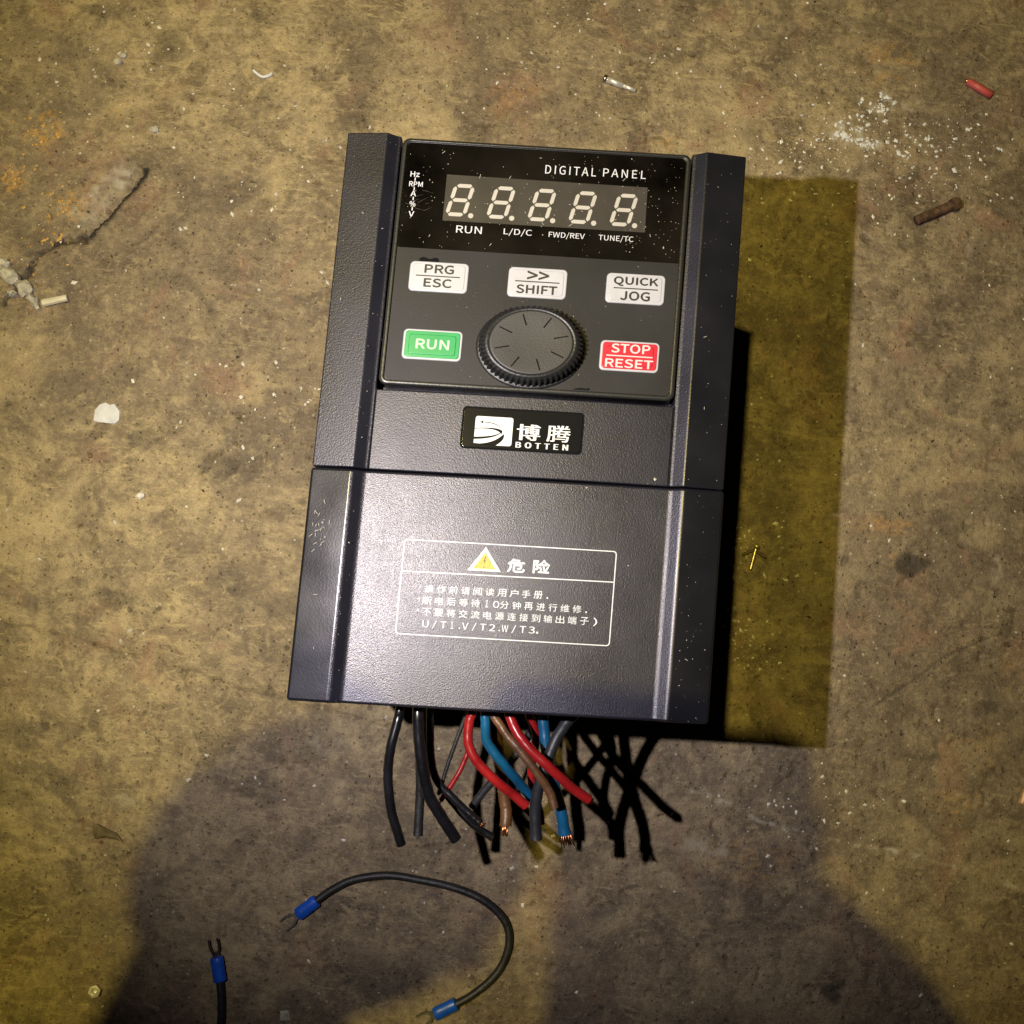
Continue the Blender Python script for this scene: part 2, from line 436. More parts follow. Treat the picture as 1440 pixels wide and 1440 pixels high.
def floor_material():
    m, nt, b = new_mat("stained_concrete")
    L = nt.links.new
    tc = nt.nodes.new("ShaderNodeTexCoord")
    def noise(scale, detail=4, rough=0.55, dist=0.0, sx=1, sy=1, rot=0, off=0):
        mp = nt.nodes.new("ShaderNodeMapping"); mp.inputs["Scale"].default_value = (sx, sy, 1)
        mp.inputs["Rotation"].default_value = (0, 0, rot); mp.inputs["Location"].default_value = (off, off * 0.7, 0)
        L(tc.outputs["Object"], mp.inputs["Vector"])
        n = nt.nodes.new("ShaderNodeTexNoise")
        n.inputs["Scale"].default_value = scale; n.inputs["Detail"].default_value = detail
        n.inputs["Roughness"].default_value = rough; n.inputs["Distortion"].default_value = dist
        L(mp.outputs["Vector"], n.inputs["Vector"])
        return n.outputs["Fac"]
    def rng(v, a, b_, c=0.0, d=1.0):
        n = nt.nodes.new("ShaderNodeMapRange"); n.clamp = True
        n.inputs[1].default_value = a; n.inputs[2].default_value = b_; n.inputs[3].default_value = c; n.inputs[4].default_value = d
        L(v, n.inputs[0]); return n.outputs[0]
    def math_(op, a, b_):
        n = nt.nodes.new("ShaderNodeMath"); n.operation = op
        for i, v in enumerate((a, b_)):
            if isinstance(v, (int, float)): n.inputs[i].default_value = v
            else: L(v, n.inputs[i])
        return n.outputs[0]
    def mix(f, a, b_, mode='MIX'):
        n = nt.nodes.new("ShaderNodeMix"); n.data_type = 'RGBA'; n.blend_type = mode
        if isinstance(f, (int, float)): n.inputs[0].default_value = f
        else: L(f, n.inputs[0])
        for i, v in ((6, a), (7, b_)):
            if isinstance(v, tuple): n.inputs[i].default_value = (*v, 1)
            else: L(v, n.inputs[i])
        return n.outputs[2]
    def attr(nm):
        n = nt.nodes.new("ShaderNodeAttribute"); n.attribute_name = nm; return n.outputs["Fac"]
    big = noise(9, 4, 0.55, 0.4)
    mid = noise(42, 8, 0.68, 1.2)
    mid2 = noise(85, 6, 0.7, 0.8, off=3.1)
    fine = noise(420, 5, 0.7)
    grain = noise(1500, 2, 0.6)
    streak = noise(70, 6, 0.72, 1.6, sx=1.0, sy=3.2, rot=0.5, off=1.7)
    yel = attr("stain_and_falloff")
    tone_d = mix(yel, (0.102, 0.074, 0.049), (0.180, 0.134, 0.076))  # first tone, for the right, darkened to deepen the foreground shadow
    tone_m = mix(yel, (0.228, 0.172, 0.113), (0.375, 0.292, 0.168))
    tone_l = mix(yel, (0.365, 0.282, 0.170), (0.580, 0.455, 0.235))
    base = mix(rng(mid, 0.38, 0.62), tone_d, tone_m)
    base = mix(math_('MULTIPLY', rng(mid2, 0.47, 0.62), 0.60), base, tone_l)
    base = mix(math_('MULTIPLY', rng(streak, 0.53, 0.64), 0.65), base, tone_l)
    base = mix(math_('MULTIPLY', rng(big, 0.46, 0.57), 0.48), base, (0.140, 0.103, 0.074))
    base = mix(math_('MULTIPLY', rng(noise(22, 5, 0.62, 1.2, off=7), 0.51, 0.60), 0.50), base, (0.098, 0.074, 0.052))
    base = mix(math_('MULTIPLY', rng(noise(16, 6, 0.65, 1.0, off=21), 0.55, 0.64), 0.45), base, tone_l)
    pink = noise(30, 5, 0.6, 1.0, off=12)
    base = mix(math_('MULTIPLY', rng(pink, 0.57, 0.68), 0.5), base, (0.300, 0.165, 0.105))
    # finer mottling, grain and dirt
    mot = noise(190, 5, 0.72, 0.9, off=5)
    base = mix(math_('MULTIPLY', rng(mot, 0.54, 0.68), 0.45), base, tone_l)
    base = mix(math_('MULTIPLY', rng(mot, 0.47, 0.34), 0.45), base, tone_d)
    base = mix(math_('MULTIPLY', rng(fine, 0.55, 0.72), 0.38), base, (0.520, 0.430, 0.270))
    base = mix(math_('MULTIPLY', rng(fine, 0.46, 0.30), 0.50), base, (0.080, 0.058, 0.040))
    base = mix(math_('MULTIPLY', rng(grain, 0.50, 0.36), 0.30), base, (0.085, 0.062, 0.042))
    # dark pits of several sizes
    pits = None
    for sc, th, keep in ((160, 0.20, 0.62), (420, 0.22, 0.58), (60, 0.16, 0.70)):
        v = nt.nodes.new("ShaderNodeTexVoronoi"); v.inputs["Scale"].default_value = sc; v.inputs["Randomness"].default_value = 1.0
        ds = nt.nodes.new("ShaderNodeVectorMath"); ds.operation = 'ADD'
        nz = nt.nodes.new("ShaderNodeTexNoise"); nz.inputs["Scale"].default_value = sc * 2.2
        L(tc.outputs["Object"], nz.inputs["Vector"])
        sv = nt.nodes.new("ShaderNodeVectorMath"); sv.operation = 'SCALE'; sv.inputs[3].default_value = 0.5 / sc
        L(nz.outputs["Color"], sv.inputs[0]); L(tc.outputs["Object"], ds.inputs[0]); L(sv.outputs[0], ds.inputs[1])
        L(ds.outputs[0], v.inputs["Vector"])
        sep = nt.nodes.new("ShaderNodeSeparateColor"); L(v.outputs["Color"], sep.inputs[0])
        p = math_('MULTIPLY', rng(v.outputs["Distance"], th, th * 0.45), rng(sep.outputs[0], keep, keep + 0.12))
        pits = p if pits is None else math_('MAXIMUM', pits, p)
    base = mix(math_('MULTIPLY', pits, 0.42), base, (0.045, 0.034, 0.026))
    # pale flecks
    v = nt.nodes.new("ShaderNodeTexVoronoi"); v.inputs["Scale"].default_value = 330
    L(tc.outputs["Object"], v.inputs["Vector"])
    sep = nt.nodes.new("ShaderNodeSeparateColor"); L(v.outputs["Color"], sep.inputs[0])
    fl = math_('MULTIPLY', rng(v.outputs["Distance"], 0.24, 0.12), rng(sep.outputs[1], 0.90, 0.94))
    base = mix(math_('MULTIPLY', fl, 0.8), base, (0.46, 0.40, 0.28))
    base = mix(math_('MULTIPLY', attr("ochre"), rng(fine, 0.40, 0.60)), base, (0.470, 0.265, 0.070))
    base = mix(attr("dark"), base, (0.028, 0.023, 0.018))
    base = mix(attr("pale"), base, (0.460, 0.410, 0.310))
    L(base, b.inputs["Base Color"])
    L(rng(mid, 0.3, 0.7, 0.40, 0.66), b.inputs["Roughness"])
    b.inputs["Specular IOR Level"].default_value = 0.35
    h = math_('ADD', math_('MULTIPLY', mid2, 0.5), math_('ADD', math_('MULTIPLY', fine, 0.45), math_('MULTIPLY', grain, 0.16)))
    h = math_('SUBTRACT', h, math_('MULTIPLY', pits, 0.35))
    bp = nt.nodes.new("ShaderNodeBump"); bp.inputs["Strength"].default_value = 0.85; bp.inputs["Distance"].default_value = 0.0018
    L(h, bp.inputs["Height"]); L(bp.outputs["Normal"], b.inputs["Normal"])
    return m

floor = build_floor()
floor.data.materials.append(floor_material())

# ------------------------------------------------------------------ the frequency inverter
D = 145.0          # height of the front ridges above the floor
RZ = D - 1.0       # recessed centre of the front
inv = empty("frequency_inverter")
tag(inv, 'black frequency inverter with digital keypad and dial knob, lying face up on the concrete', 'inverter')

# body behind the covers
body = obj("housing", slab(rrect(0, 1, 57.5, 81, 4), 0.6, 98), M['body'], inv, bevel=0.0012)
hs = obj("rear_flange", slab(rrect(0, 0, 55, 82.5, 3), 0.3, 8), M['body'], inv, bevel=0.0008)

CROWN = 1.1       # the centre of the front bulges very slightly
def crown(x): return -CROWN * min(1.0, (x / 44.1) ** 2)
def cover(name, mat, ys, grow=0.0, bev=0.00045, ridge=None, ridge_from=-1.0):
    """front cover: two raised side ridges with sloping inner flanks around a recessed centre.
    ys: list of (y, centre_depth) sections from bottom to top"""
    bm = bmesh.new(); rings = []
    pocket = any(dz > 0 for y, dz in ys)
    W = 60.0 + grow
    for y, dz in ys:
        prof = [(-W, 92), (-W, D - 1.8), (-47.9, D), (-44.7, RZ - CROWN)] + ([(-43.8, RZ - CROWN)] if pocket else [])
        prof += [(x, RZ - dz + crown(x)) for x in ((-43.8,) if pocket else ()) + ( -38, -32, -26, -20, -14, -8, 0, 8, 14, 20, 26, 32, 38) + ((43.8,) if pocket else ())]
        prof += ([(43.8, RZ - CROWN)] if pocket else []) + [(44.7, RZ - CROWN), (47.9, D), (W, D - 1.8), (W, 92)]
        rings.append([bm.verts.new(dv(x, y, z)) for x, z in prof])
    n = len(rings[0])
    for a, b in zip(rings, rings[1:]):
        for i in range(n):
            bm.faces.new((a[i], a[(i + 1) % n], b[(i + 1) % n], b[i]))
    bm.faces.new(rings[0]); bm.faces.new(rings[-1][::-1])
    bmesh.ops.remove_doubles(bm, verts=bm.verts, dist=1e-7)
    bmesh.ops.dissolve_degenerate(bm, edges=bm.edges, dist=1e-7)
    bm.normal_update(); bmesh.ops.recalc_face_normals(bm, faces=bm.faces)
    if ridge:
        for f_ in bm.faces:
            if f_.normal.z > 0.9 and abs(f_.calc_center_median().x) > 0.0482 and f_.calc_center_median().x > ridge_from: f_.material_index = 1
    o = obj(name, bm, mat, inv, bevel=bev, seg=3, angle=20)
    o.modifiers["edge"].use_clamp_overlap = False
    if ridge: o.data.materials.append(ridge)
    return o

upper = cover("upper_cover", M['cover'], [(-16.85, 0), (7.0, 0), (7.0, 6.5), (84.5, 6.5)], ridge=M['ridge_low'], ridge_from=0.0)
upper['label'] = 'upper half of the front cover with the keypad pocket'
lower = cover("lower_cover", M['cover_low'], [(-84.5, 0), (-17.25, 0)], grow=0.3, bev=0.0009, ridge=M['ridge_low'])
lower['label'] = 'coarse grained lower terminal cover with printed danger notice'

# keypad: frame, glossy window, matt foil
KZ = D - 0.3
fo = rrect(0.1, 45.8, 43.3, 37.6, 2.2); fi = rrect(0.1, 45.9, 41.9, 36.4, 1.4)
kp = empty("keypad"); kp.parent = inv
bm = bmesh.new()
rings = [(fo, RZ - 6.5)]
for k in range(4):
    a = math.radians(30 * k)
    rings.append((inset_pts(fo, 0.7 * (1 - math.cos(a))), KZ - 0.7 + 0.7 * math.sin(a)))
rings += [(inset_pts(fi, -0.15), KZ), (fi, KZ - 0.15), (fi, KZ - 0.7)]
stack(bm, rings)
obj("keypad_frame", bm, M['frame'], kp, smooth=True).modifiers.new("wn", 'WEIGHTED_NORMAL')
FZ = KZ - 0.35
def clip_rr(pts, ylo, yhi):
    return [(x, min(max(y, ylo), yhi)) for x, y in pts]
fi2 = inset_pts(fi, 0.18)
def half(lo, hi):
    p = []
    for q in clip_rr(fi2, lo, hi):
        if not p or (abs(p[-1][0] - q[0]) + abs(p[-1][1] - q[1])) > 1e-6: p.append(q)
    return p
bmw = bmesh.new()
top_pts = [(x, y) for x, y in fi2 if y > 49.7]
bot_pts = [(x, y) for x, y in fi2 if y < 49.7]
xl, xr = min(x for x, y in fi2), max(x for x, y in fi2)
win = [(xr, 49.72)] + top_pts + [(xl, 49.72)]
foil = [(xl, 49.68)] + bot_pts + [(xr, 49.68)]
obj("display_window", slab(win, FZ - 0.5, FZ), M['window'], kp)
obj("matt_foil", slab(foil, FZ - 0.5, FZ + 0.03), M['overlay'], kp)
# the grey display field and its printed legends
obj("display_field", slab([(-29.1, 58.6), (31.1, 58.6), (30.9, 72.5), (-29.1, 72.8)], FZ, FZ + 0.02), M['module'], kp)
TZ = FZ + 0.035
def legend(s, x0, x1, y0, y1, **k): return text("lettering", s, x0, x1, y0, y1, TZ, M['white_print'], kp, **k)
legend("DIGITAL", 0.0, 15.2, 74.9, 77.6, space=1.12, bold=0.0); legend("PANEL", 17.3, 30.1, 75.1, 77.6, space=1.12, bold=0.0)
legend("RUN", -24.8, -17.2, 55.1, 57.3, bold=0.0); legend("L/D/C", -10.7, -2.3, 55.1, 57.4)
legend("FWD/REV", 2.7, 13.4, 55.1, 57.2); legend("TUNE/TC", 17.5, 27.9, 55.1, 57.2)
legend("Hz", -39.9, -37.2, 71.5, 73.1, bold=0.01); legend("RPM", -40.0, -36.0, 68.5, 70.0, bold=0.01)
legend("A", -39.3, -37.7, 65.5, 67.1, bold=0.01); legend("%", -39.3, -37.6, 62.3, 63.9, bold=0.01); legend("V", -39.3, -37.7, 59.2, 60.8, bold=0.01)
for y in (70.75, 67.75, 64.75, 61.55):
    obj("tick_mark", sheet([(-38.55, y - 0.5), (-38.25, y - 0.5), (-38.25, y + 0.5), (-38.55, y + 0.5)], TZ), M['white_print'], kp)

# five seven-segment digits
def segment_bm(cx, cy, L, Wd, vertical, sl, x0, y0):
    h = L / 2; t = Wd / 2
    p = [(-h, 0), (-h + t, t), (h - t, t), (h, 0), (h - t, -t), (-h + t, -t)]
    if vertical: p = [(-y, x) for x, y in p]
    q = [(x0 + cx + x + (cy + y) * sl, y0 + cy + y) for x, y in p]
    bm = bmesh.new(); return stack(bm, [(q, FZ + 0.02), (q, FZ + 0.06)])
for i in range(5):
    dg_ = empty("display_digit"); dg_.parent = inv
    x0 = -28.0 + 12.2 * i; y0 = 60.65; w_, h_, sl = 5.1, 8.9, 0.22
    g = 0.34
    for (cx, cy, vert) in ((w_ / 2, h_, 0), (w_ / 2, h_ / 2, 0), (w_ / 2, 0, 0), (0, h_ * .25, 1), (0, h_ * .75, 1), (w_, h_ * .25, 1), (w_, h_ * .75, 1)):
        L_ = (w_ if not vert else h_ / 2) - 0.55
        obj("segment", segment_bm(cx, cy, L_, 1.14, vert, sl, x0, y0), M['segment'], dg_)
    obj("decimal_point", lathe([(0.78, 0.02), (0.78, 0.06)], x0 + 7.1, y0 - 0.15, FZ, 18), M['segment'], dg_)

# keys
BZ = FZ + 0.03
def key(name, cx, cy, mat, label):
    pts = rrect(cx, cy, 8.7, 4.55, 1.35, 6)
    e = empty(name); e.parent = inv; e['label'] = label
    obj("key_cap", slab(pts, BZ - 0.3, BZ + 0.55, 0.4), mat, e, smooth=True).modifiers.new("wn", 'WEIGHTED_NORMAL')
    if mat is M['white_key'] and name in ("program_key", "shift_key", "jog_key"):
        obj("key_crown", slab(rrect(cx, cy, 7.7, 3.75, 0.9, 6), BZ + 0.4, BZ + 0.74, 0.22), mat, e, smooth=True).modifiers.new("wn", 'WEIGHTED_NORMAL')
        return e, BZ + 0.74
    return e, BZ + 0.55
def bar(parent, x0, x1, y, z, mat, t=0.17):
    obj("divider_line", sheet([(x0, y - t), (x1, y - t), (x1, y + t), (x0, y + t)], z), mat, parent)
e, z = key("program_key", -28.55, 41.1, M['white_key'], 'white key reading PRG over ESC'); z += 0.03
text("lettering", "PRG", -32.8, -24.3, 42.1, 44.6, z, M['black_print'], e, bold=0.03)
text("lettering", "ESC", -32.7, -24.6, 37.9, 40.4, z, M['black_print'], e, bold=0.03); bar(e, -35.3, -22.3, 41.2, z, M['black_print'])
e, z = key("shift_key", 0.6, 41.1, M['white_key'], 'white key reading double arrow over SHIFT'); z += 0.03
text("lettering", ">>", -2.5, 3.8, 42.0, 44.5, z, M['black_print'], e, bold=0.03)
text("lettering", "SHIFT", -5.4, 6.5, 37.7, 40.2, z, M['black_print'], e, bold=0.03); bar(e, -6.0, 7.1, 41.3, z, M['black_print'])
e, z = key("jog_key", 29.6, 41.1, M['white_key'], 'white key reading QUICK over JOG'); z += 0.03
text("lettering", "QUICK", 23.1, 36.1, 41.7, 44.4, z, M['black_print'], e, bold=0.03)
text("lettering", "JOG", 25.3, 33.9, 37.5, 40.1, z, M['black_print'], e, bold=0.03); bar(e, 23.1, 36.2, 41.0, z, M['black_print'])
def pad(e, cx, cy, z, mat):
    obj("key_face", slab(rrect(cx, cy, 8.05, 3.95, 0.95, 6), z - 0.1, z + 0.22, 0.2), mat, e, smooth=True).modifiers.new("wn", 'WEIGHTED_NORMAL')
    obj("key_crown", slab(rrect(cx, cy - 0.1, 6.9, 3.0, 0.8, 6), z + 0.1, z + 0.45, 0.22), mat, e, smooth=True).modifiers.new("wn", 'WEIGHTED_NORMAL')
    return z + 0.48
e, z = key("run_key", -28.5, 20.6, M['white_key'], 'green key with white rim reading RUN'); z = pad(e, -28.5, 20.6, z, M['green_key'])
text("lettering", "RUN", -33.2, -23.6, 19.2, 22.0, z, M['pale_green'], e, bold=0.02)
e, z = key("stop_key", 29.4, 20.7, M['white_key'], 'red key with white rim reading STOP over RESET'); z = pad(e, 29.4, 20.7, z, M['red_key'])
text("lettering", "STOP", 23.9, 35.2, 21.5, 24.1, z, M['pale_red'], e, bold=0.02)
text("lettering", "RESET", 22.4, 36.3, 17.1, 19.6, z, M['pale_red'], e, bold=0.02); bar(e, 22.5, 36.1, 20.55, z, M['pale_red'])
# little tear in the foil above the PRG key
tear = [(-34.8, 45.75)] + [(-34.8 + 5.8 * t, 46.5 + 0.35 * math.sin(9 * t) + 0.45 * math.sin(math.pi * t)) for t in np.linspace(0, 1, 14)] + [(-28.9, 45.75)]
obj("foil_tear", sheet(tear, BZ + 0.012), M['groove'], kp)
nick = [(13.6, 9.9), (18.6, 9.9), (18.5, 10.7), (17.6, 10.4), (16.2, 10.55), (14.4, 10.35)]
obj("foil_nick", sheet(nick, BZ + 0.012), M['groove'], kp)

# dial knob
YR = 0.775
kx, ky = 0.3, 21.6
knob = empty("dial_knob"); knob.parent = inv
obj("skirt", lathe([(16.0, -0.2), (16.1, 0.3), (16.0, 0.6), (15.3, 0.8)], kx, ky, BZ, 96, YR), M['knob'], knob, smooth=True)
nT = 54; bm = bmesh.new(); prof = [(15.4, 0.6, 0.7), (15.3, 2.2, 0.95), (15.1, 4.6, 0.95), (14.3, 5.6, 0.35), (13.2, 6.3, 0.0), (12.7, 6.45, 0.0), (12.25, 6.35, 0.0), (12.2, 6.15, 0.0)]
rings = []
for r, h, dpt in prof:
    pts = []
    for k in range(nT * 6):
        a = 2 * math.pi * k / (nT * 6); ph = (k % 6)
        rr = r - (dpt if ph in (0, 1) else (dpt * 0.4 if ph in (2, 5) else 0))
        pts.append((kx + rr * math.cos(a), ky + YR * rr * math.sin(a)))
    rings.append((pts, BZ + h))
stack(bm, rings)
obj("ribbed_ring", bm, M['knob'], knob, smooth=False)
obj("cap", lathe([(12.2, 5.6), (12.2, 6.2), (12.05, 6.4), (11.6, 6.45), (8.0, 6.30), (4.0, 6.2), (0.3, 6.18)], kx, ky, BZ, 96, YR), M['knob_top'], knob, smooth=True).modifiers.new("wn", 'WEIGHTED_NORMAL')
for k in range(8):
    a = math.radians(22.5 - 6 + 45 * k)
    c, s = math.cos(a), math.sin(a); t = 0.19
    pts = [(kx + (r * c - q * s), ky + YR * (r * s + q * c)) for r, q in ((6.6, -t), (10.9, -t), (10.9, t), (6.6, t))]
    obj("index_groove", slab(pts, BZ + 6.2, BZ + 6.52), M['groove'], knob)

# badge
bz = RZ
bg = empty("maker_badge"); bg.parent = inv
obj("badge_groove", slab(rrect(-0.05, -3.0, 17.8, 6.25, 1.3), bz - 0.3, bz + 0.03), M['groove'], bg)
obj("badge_plate", slab(rrect(-0.05, -3.0, 17.4, 5.9, 1.0), bz - 0.1, bz + 0.30, 0.25), M['badge'], bg, smooth=True).modifiers.new("wn", 'WEIGHTED_NORMAL')
ez = bz + 0.31
obj("emblem_square", sheet(rrect(-8.35, -3.75, 5.5, 4.2, 0.7), ez), M['badge_white'], bg)
def quad_bez(p0, p1, p2, n=14):
    return [((1 - t) ** 2 * p0[0] + 2 * t * (1 - t) * p1[0] + t * t * p2[0], (1 - t) ** 2 * p0[1] + 2 * t * (1 - t) * p1[1] + t * t * p2[1]) for t in np.linspace(0, 1, n)]
def strip(edge_a, edge_b, z, name, mat, parent):
    bm = bmesh.new()
    a = [bm.verts.new(dv(x, y, z)) for x, y in edge_a]; b = [bm.verts.new(dv(x, y, z)) for x, y in edge_b]
    for i in range(len(a) - 1):
        bm.faces.new((a[i], a[i + 1], b[i + 1], b[i]))
    return obj(name, bm, mat, parent)
sw = ez + 0.02
strip(quad_bez((-11.8, -1.35), (-7.4, -1.3), (-6.0, -3.1)) , quad_bez((-11.8, -1.15), (-6.6, -1.0), (-5.75, -3.6)), sw, "emblem_swoosh", M['badge'], bg)
obj("emblem_arrow", sheet([(-12.6, -1.25), (-11.6, -0.85), (-11.6, -1.65)], sw), M['badge'], bg)
strip(quad_bez((-13.85, -3.35), (-7.5, -2.6), (-5.9, -4.6)), quad_bez((-13.85, -3.15), (-7.2, -2.3), (-5.75, -3.6)), sw, "emblem_swoosh", M['badge'], bg)
strip(quad_bez((-13.85, -6.4), (-7.2, -6.0), (-5.8, -3.7)), quad_bez((-13.85, -5.7), (-8.0, -5.4), (-6.4, -4.1)), sw, "emblem_swoosh", M['badge'], bg)
strip(quad_bez((-13.85, -7.75), (-8.0, -7.6), (-5.3, -4.4)), quad_bez((-7.4, -7.97), (-4.6, -6.2), (-5.3, -4.4)), sw, "emblem_swoosh", M['badge'], bg)
obj("emblem_swoosh", sheet([(-13.86, -7.55), (-12.5, -7.6), (-7.0, -7.97), (-13.86, -7.97)], sw), M['badge'], bg)
text("lettering", "博", -1.4, 5.1, -5.9, -1.2, ez, M['badge_white'], bg, bold=0.03)
text("lettering", "腾", 7.3, 14.0, -5.9, -1.0, ez, M['badge_white'], bg, bold=0.016)
text("lettering", "BOTTEN", -1.5, 13.6, -8.2, -6.5, ez, M['badge_white'], bg, space=1.25, bold=0.045)

# printed danger notice on the lower cover
nz = RZ + 0.03
nt_ = empty("danger_notice"); nt_.parent = inv
def dense(pts, n=14):
    out = []
    for (ax_, ay_), (bx_, by_) in zip(pts, pts[1:] + pts[:1]):
        k = n if math.hypot(bx_ - ax_, by_ - ay_) > 5 else 1
        out += [(ax_ + (bx_ - ax_) * i / k, ay_ + (by_ - ay_) * i / k) for i in range(k)]
    return out
bo = dense(rrect(-0.45, -50.3, 30.8, 13.7, 1.0)); bi = dense(rrect(-0.45, -50.3, 30.5, 13.42, 0.8))
obj("notice_border", band(bo, bi, nz - 0.05, nz), M['cover_print'], nt_)
strip([(x, -46.05 + (x + 31) * .005) for x in np.linspace(-30.9, 30, 16)], [(x, -45.75 + (x + 31) * .005) for x in np.linspace(-30.9, 30, 16)], nz, "notice_rule", M['cover_print'], nt_)
obj("warning_triangle", sheet([(-7.5, -37.6), (-12.3, -44.6), (-2.6, -44.6)], nz), M['white_print'], nt_)
obj("triangle_field", sheet([(-7.5, -39.1), (-10.7, -44.0), (-4.2, -44.0)], nz + 0.02), M['yellow'], nt_)
obj("lightning_mark", sheet([(-7.35, -40.2), (-7.9, -41.9), (-7.45, -41.8), (-7.75, -43.2), (-7.1, -41.5), (-7.5, -41.55), (-7.1, -40.2)], nz + 0.04), M['black_print'], nt_)
obj("lightning_mark", sheet([(-7.75, -43.35), (-7.35, -43.35), (-7.35, -43.65), (-7.75, -43.65)], nz + 0.04), M['black_print'], nt_)
def ntext(s, x0, x1, y0, y1, **k): return text("lettering", s, x0, x1, y0, y1, nz, M['cover_print'], nt_, **k)
ntext("危", -0.8, 4.1, -44.4, -40.6, bold=0.02); ntext("险", 6.6, 11.3, -44.3, -40.5, bold=0.02)
LX = (-25.7, -24.5)
def cjk(s, x, y, pitch, cw, h):
    for ch in s:
        if ch == '。':
            ntext('.', x + 0.2, x + 0.7, y + 0.1, y + 0.6)
        elif ch in '.':
            ntext('.', x + 0.2, x + 0.6, y + 0.1, y + 0.5); x -= pitch * 0.45
        elif ch == '1':
            ntext(ch, x + 0.4, x + 1.2, y, y + h)
        elif ch in '/)':
            ntext(ch, x + 0.3, x + 1.5, y - 0.2, y + h)
        else:
            k = ord(ch) > 255
            ntext(ch, x, x + (cw if k else cw * 0.72), y, y + h * (1.0 if k else 0.92), bold=0.0)
        x += pitch if ord(ch) > 255 else pitch * 0.78
cjk("操作前请阅读用户手册。", -23.9, -51.6, 3.48, 2.5, 2.2)
cjk("断电后等待", -24.2, -55.0, 3.48, 2.5, 2.2); cjk("10", -6.6, -54.9, 3.3, 2.5, 2.1); cjk("分钟再进行维修。", -2.0, -55.0, 3.48, 2.5, 2.2)
cjk("不要将交流电源连接到输出端子)", -24.0, -58.3, 3.48, 2.5, 2.2)
cjk("U/T1.V/T2.W/T3", -23.7, -61.6, 3.3, 2.5, 2.1); ntext('.', 9.0, 9.6, -61.6, -61.0)
for y in (-50.4, -53.8, -57.1):
    ntext('.', -25.6, -25.0, y, y + 0.5)

for par in (nt_,):         # the print follows the bulge of the cover
    for ch in par.children:
        me = ch.data; bm = bmesh.new(); bm.from_mesh(me)
        for v_ in bm.verts: v_.co.z += crown(v_.co.x * 1000) / 1000
        bm.to_mesh(me); bm.free()

# dust lying on the case (nobody could count it)
def speck(bm, p, r, flat=0.5, V=None):
    a = random.random() * 6.28; k = 4
    vs_ = []
    st_ = random.uniform(1, 1.9)
    for i in range(k):
        q = a + i * 6.283 / k; rr = r * random.uniform(0.6, 1.2)
        dx, dy = math.cos(q) * rr * st_, math.sin(q) * rr
        ca, sa = math.cos(a * 1.7), math.sin(a * 1.7)
        vs_.append(bm.verts.new(p + Vector((dx * ca - dy * sa, dx * sa + dy * ca, 0))))
    t = bm.verts.new(p + Vector((0, 0, r * flat)))
    b_ = bm.verts.new(p - Vector((0, 0, r * flat * 0.3)))
    for i in range(k):
        bm.faces.new((vs_[i], vs_[(i + 1) % k], t)); bm.faces.new((vs_[(i + 1) % k], vs_[i], b_))
bm = bmesh.new()
def dust(n, x0, x1, y0, y1, z, r0=0.05, r1=0.16, bias=1.0):
    for _ in range(n):
        x = random.uniform(x0, x1); y = random.uniform(y0, y1)
        zz = z(x, y) if callable(z) else z
        speck(bm, dv(x, y, zz), random.uniform(r0, r1 if random.random() < 0.85 else r1 * 1.7) / 1000)
dust(190, -41, 41, 50, 81.5, FZ + 0.05, 0.03, 0.13)
dust(60, 26, 41, 52, 81, FZ + 0.05, 0.025, 0.11)
dust(60, -41, 41, 11, 49, BZ + 0.03, 0.03, 0.11)
RT = lambda x, y: D - 1.8 * (abs(x) - 47.9) / 12.1 + 0.02
dust(70, 48.5, 59.5, -84, 84, RT, 0.025, 0.10)
dust(30, 48.5, 59.5, -84, -45, RT, 0.03, 0.15)
dust(40, -59.5, -48.5, -84, 84, RT, 0.025, 0.09)
dust(30, -43, 43, -82, 6, RZ + 0.02, 0.03, 0.14)
slope = lambda s: (lambda x, y: RZ + (abs(x) - 44.7) / 3.2 * 4.5 + 0.05)
dust(30, -47.5, -45, -84, 84, slope(1), 0.03, 0.11)
dust(20, 45, 47.5, -84, 84, slope(1), 0.03, 0.09)
speck(bm, dv(39.6, -15, RZ + 0.05), 0.5 / 1000)
for _ in range(30):   # short fibres
    x, y, a, l = random.uniform(-40, 40), random.uniform(51, 80), random.uniform(0, 3.14), random.uniform(0.3, 1.3)
    if _ > 20: x, y = random.choice((-54, 54)) + random.uniform(-4, 4), random.uniform(-80, 80)
    zz = (FZ + 0.06) if _ <= 20 else D + 0.03
    c, s = math.cos(a), math.sin(a)
    bm.faces.new([bm.verts.new(dv(x + c * l * i - s * 0.05 * j, y + s * l * i + c * 0.05 * j, zz + 0.02 * (i > 0))) for i, j in ((-.5, -1), (.5, -1), (.5, 1), (-.5, 1))])
tag(obj("dust_specks", bm, M['dust'], inv), kind='stuff')

bm = bmesh.new()
for _ in range(9):   # hairline scratches left of the display and on the cover
    x, y, a, l = random.gauss(-35, 2.2), random.gauss(65, 3), random.gauss(0.05, .2), random.uniform(1.0, 4.5)
    c, s = math.cos(a), math.sin(a)
    bm.faces.new([bm.verts.new(dv(x + c * l * i - s * 0.03 * j, y + s * l * i + c * 0.03 * j, FZ + 0.03)) for i, j in ((-.5, -1), (.5, -.3), (.5, .3), (-.5, 1))])
tag(obj("hairline_scratches", bm, M['faint'], inv), kind='stuff')

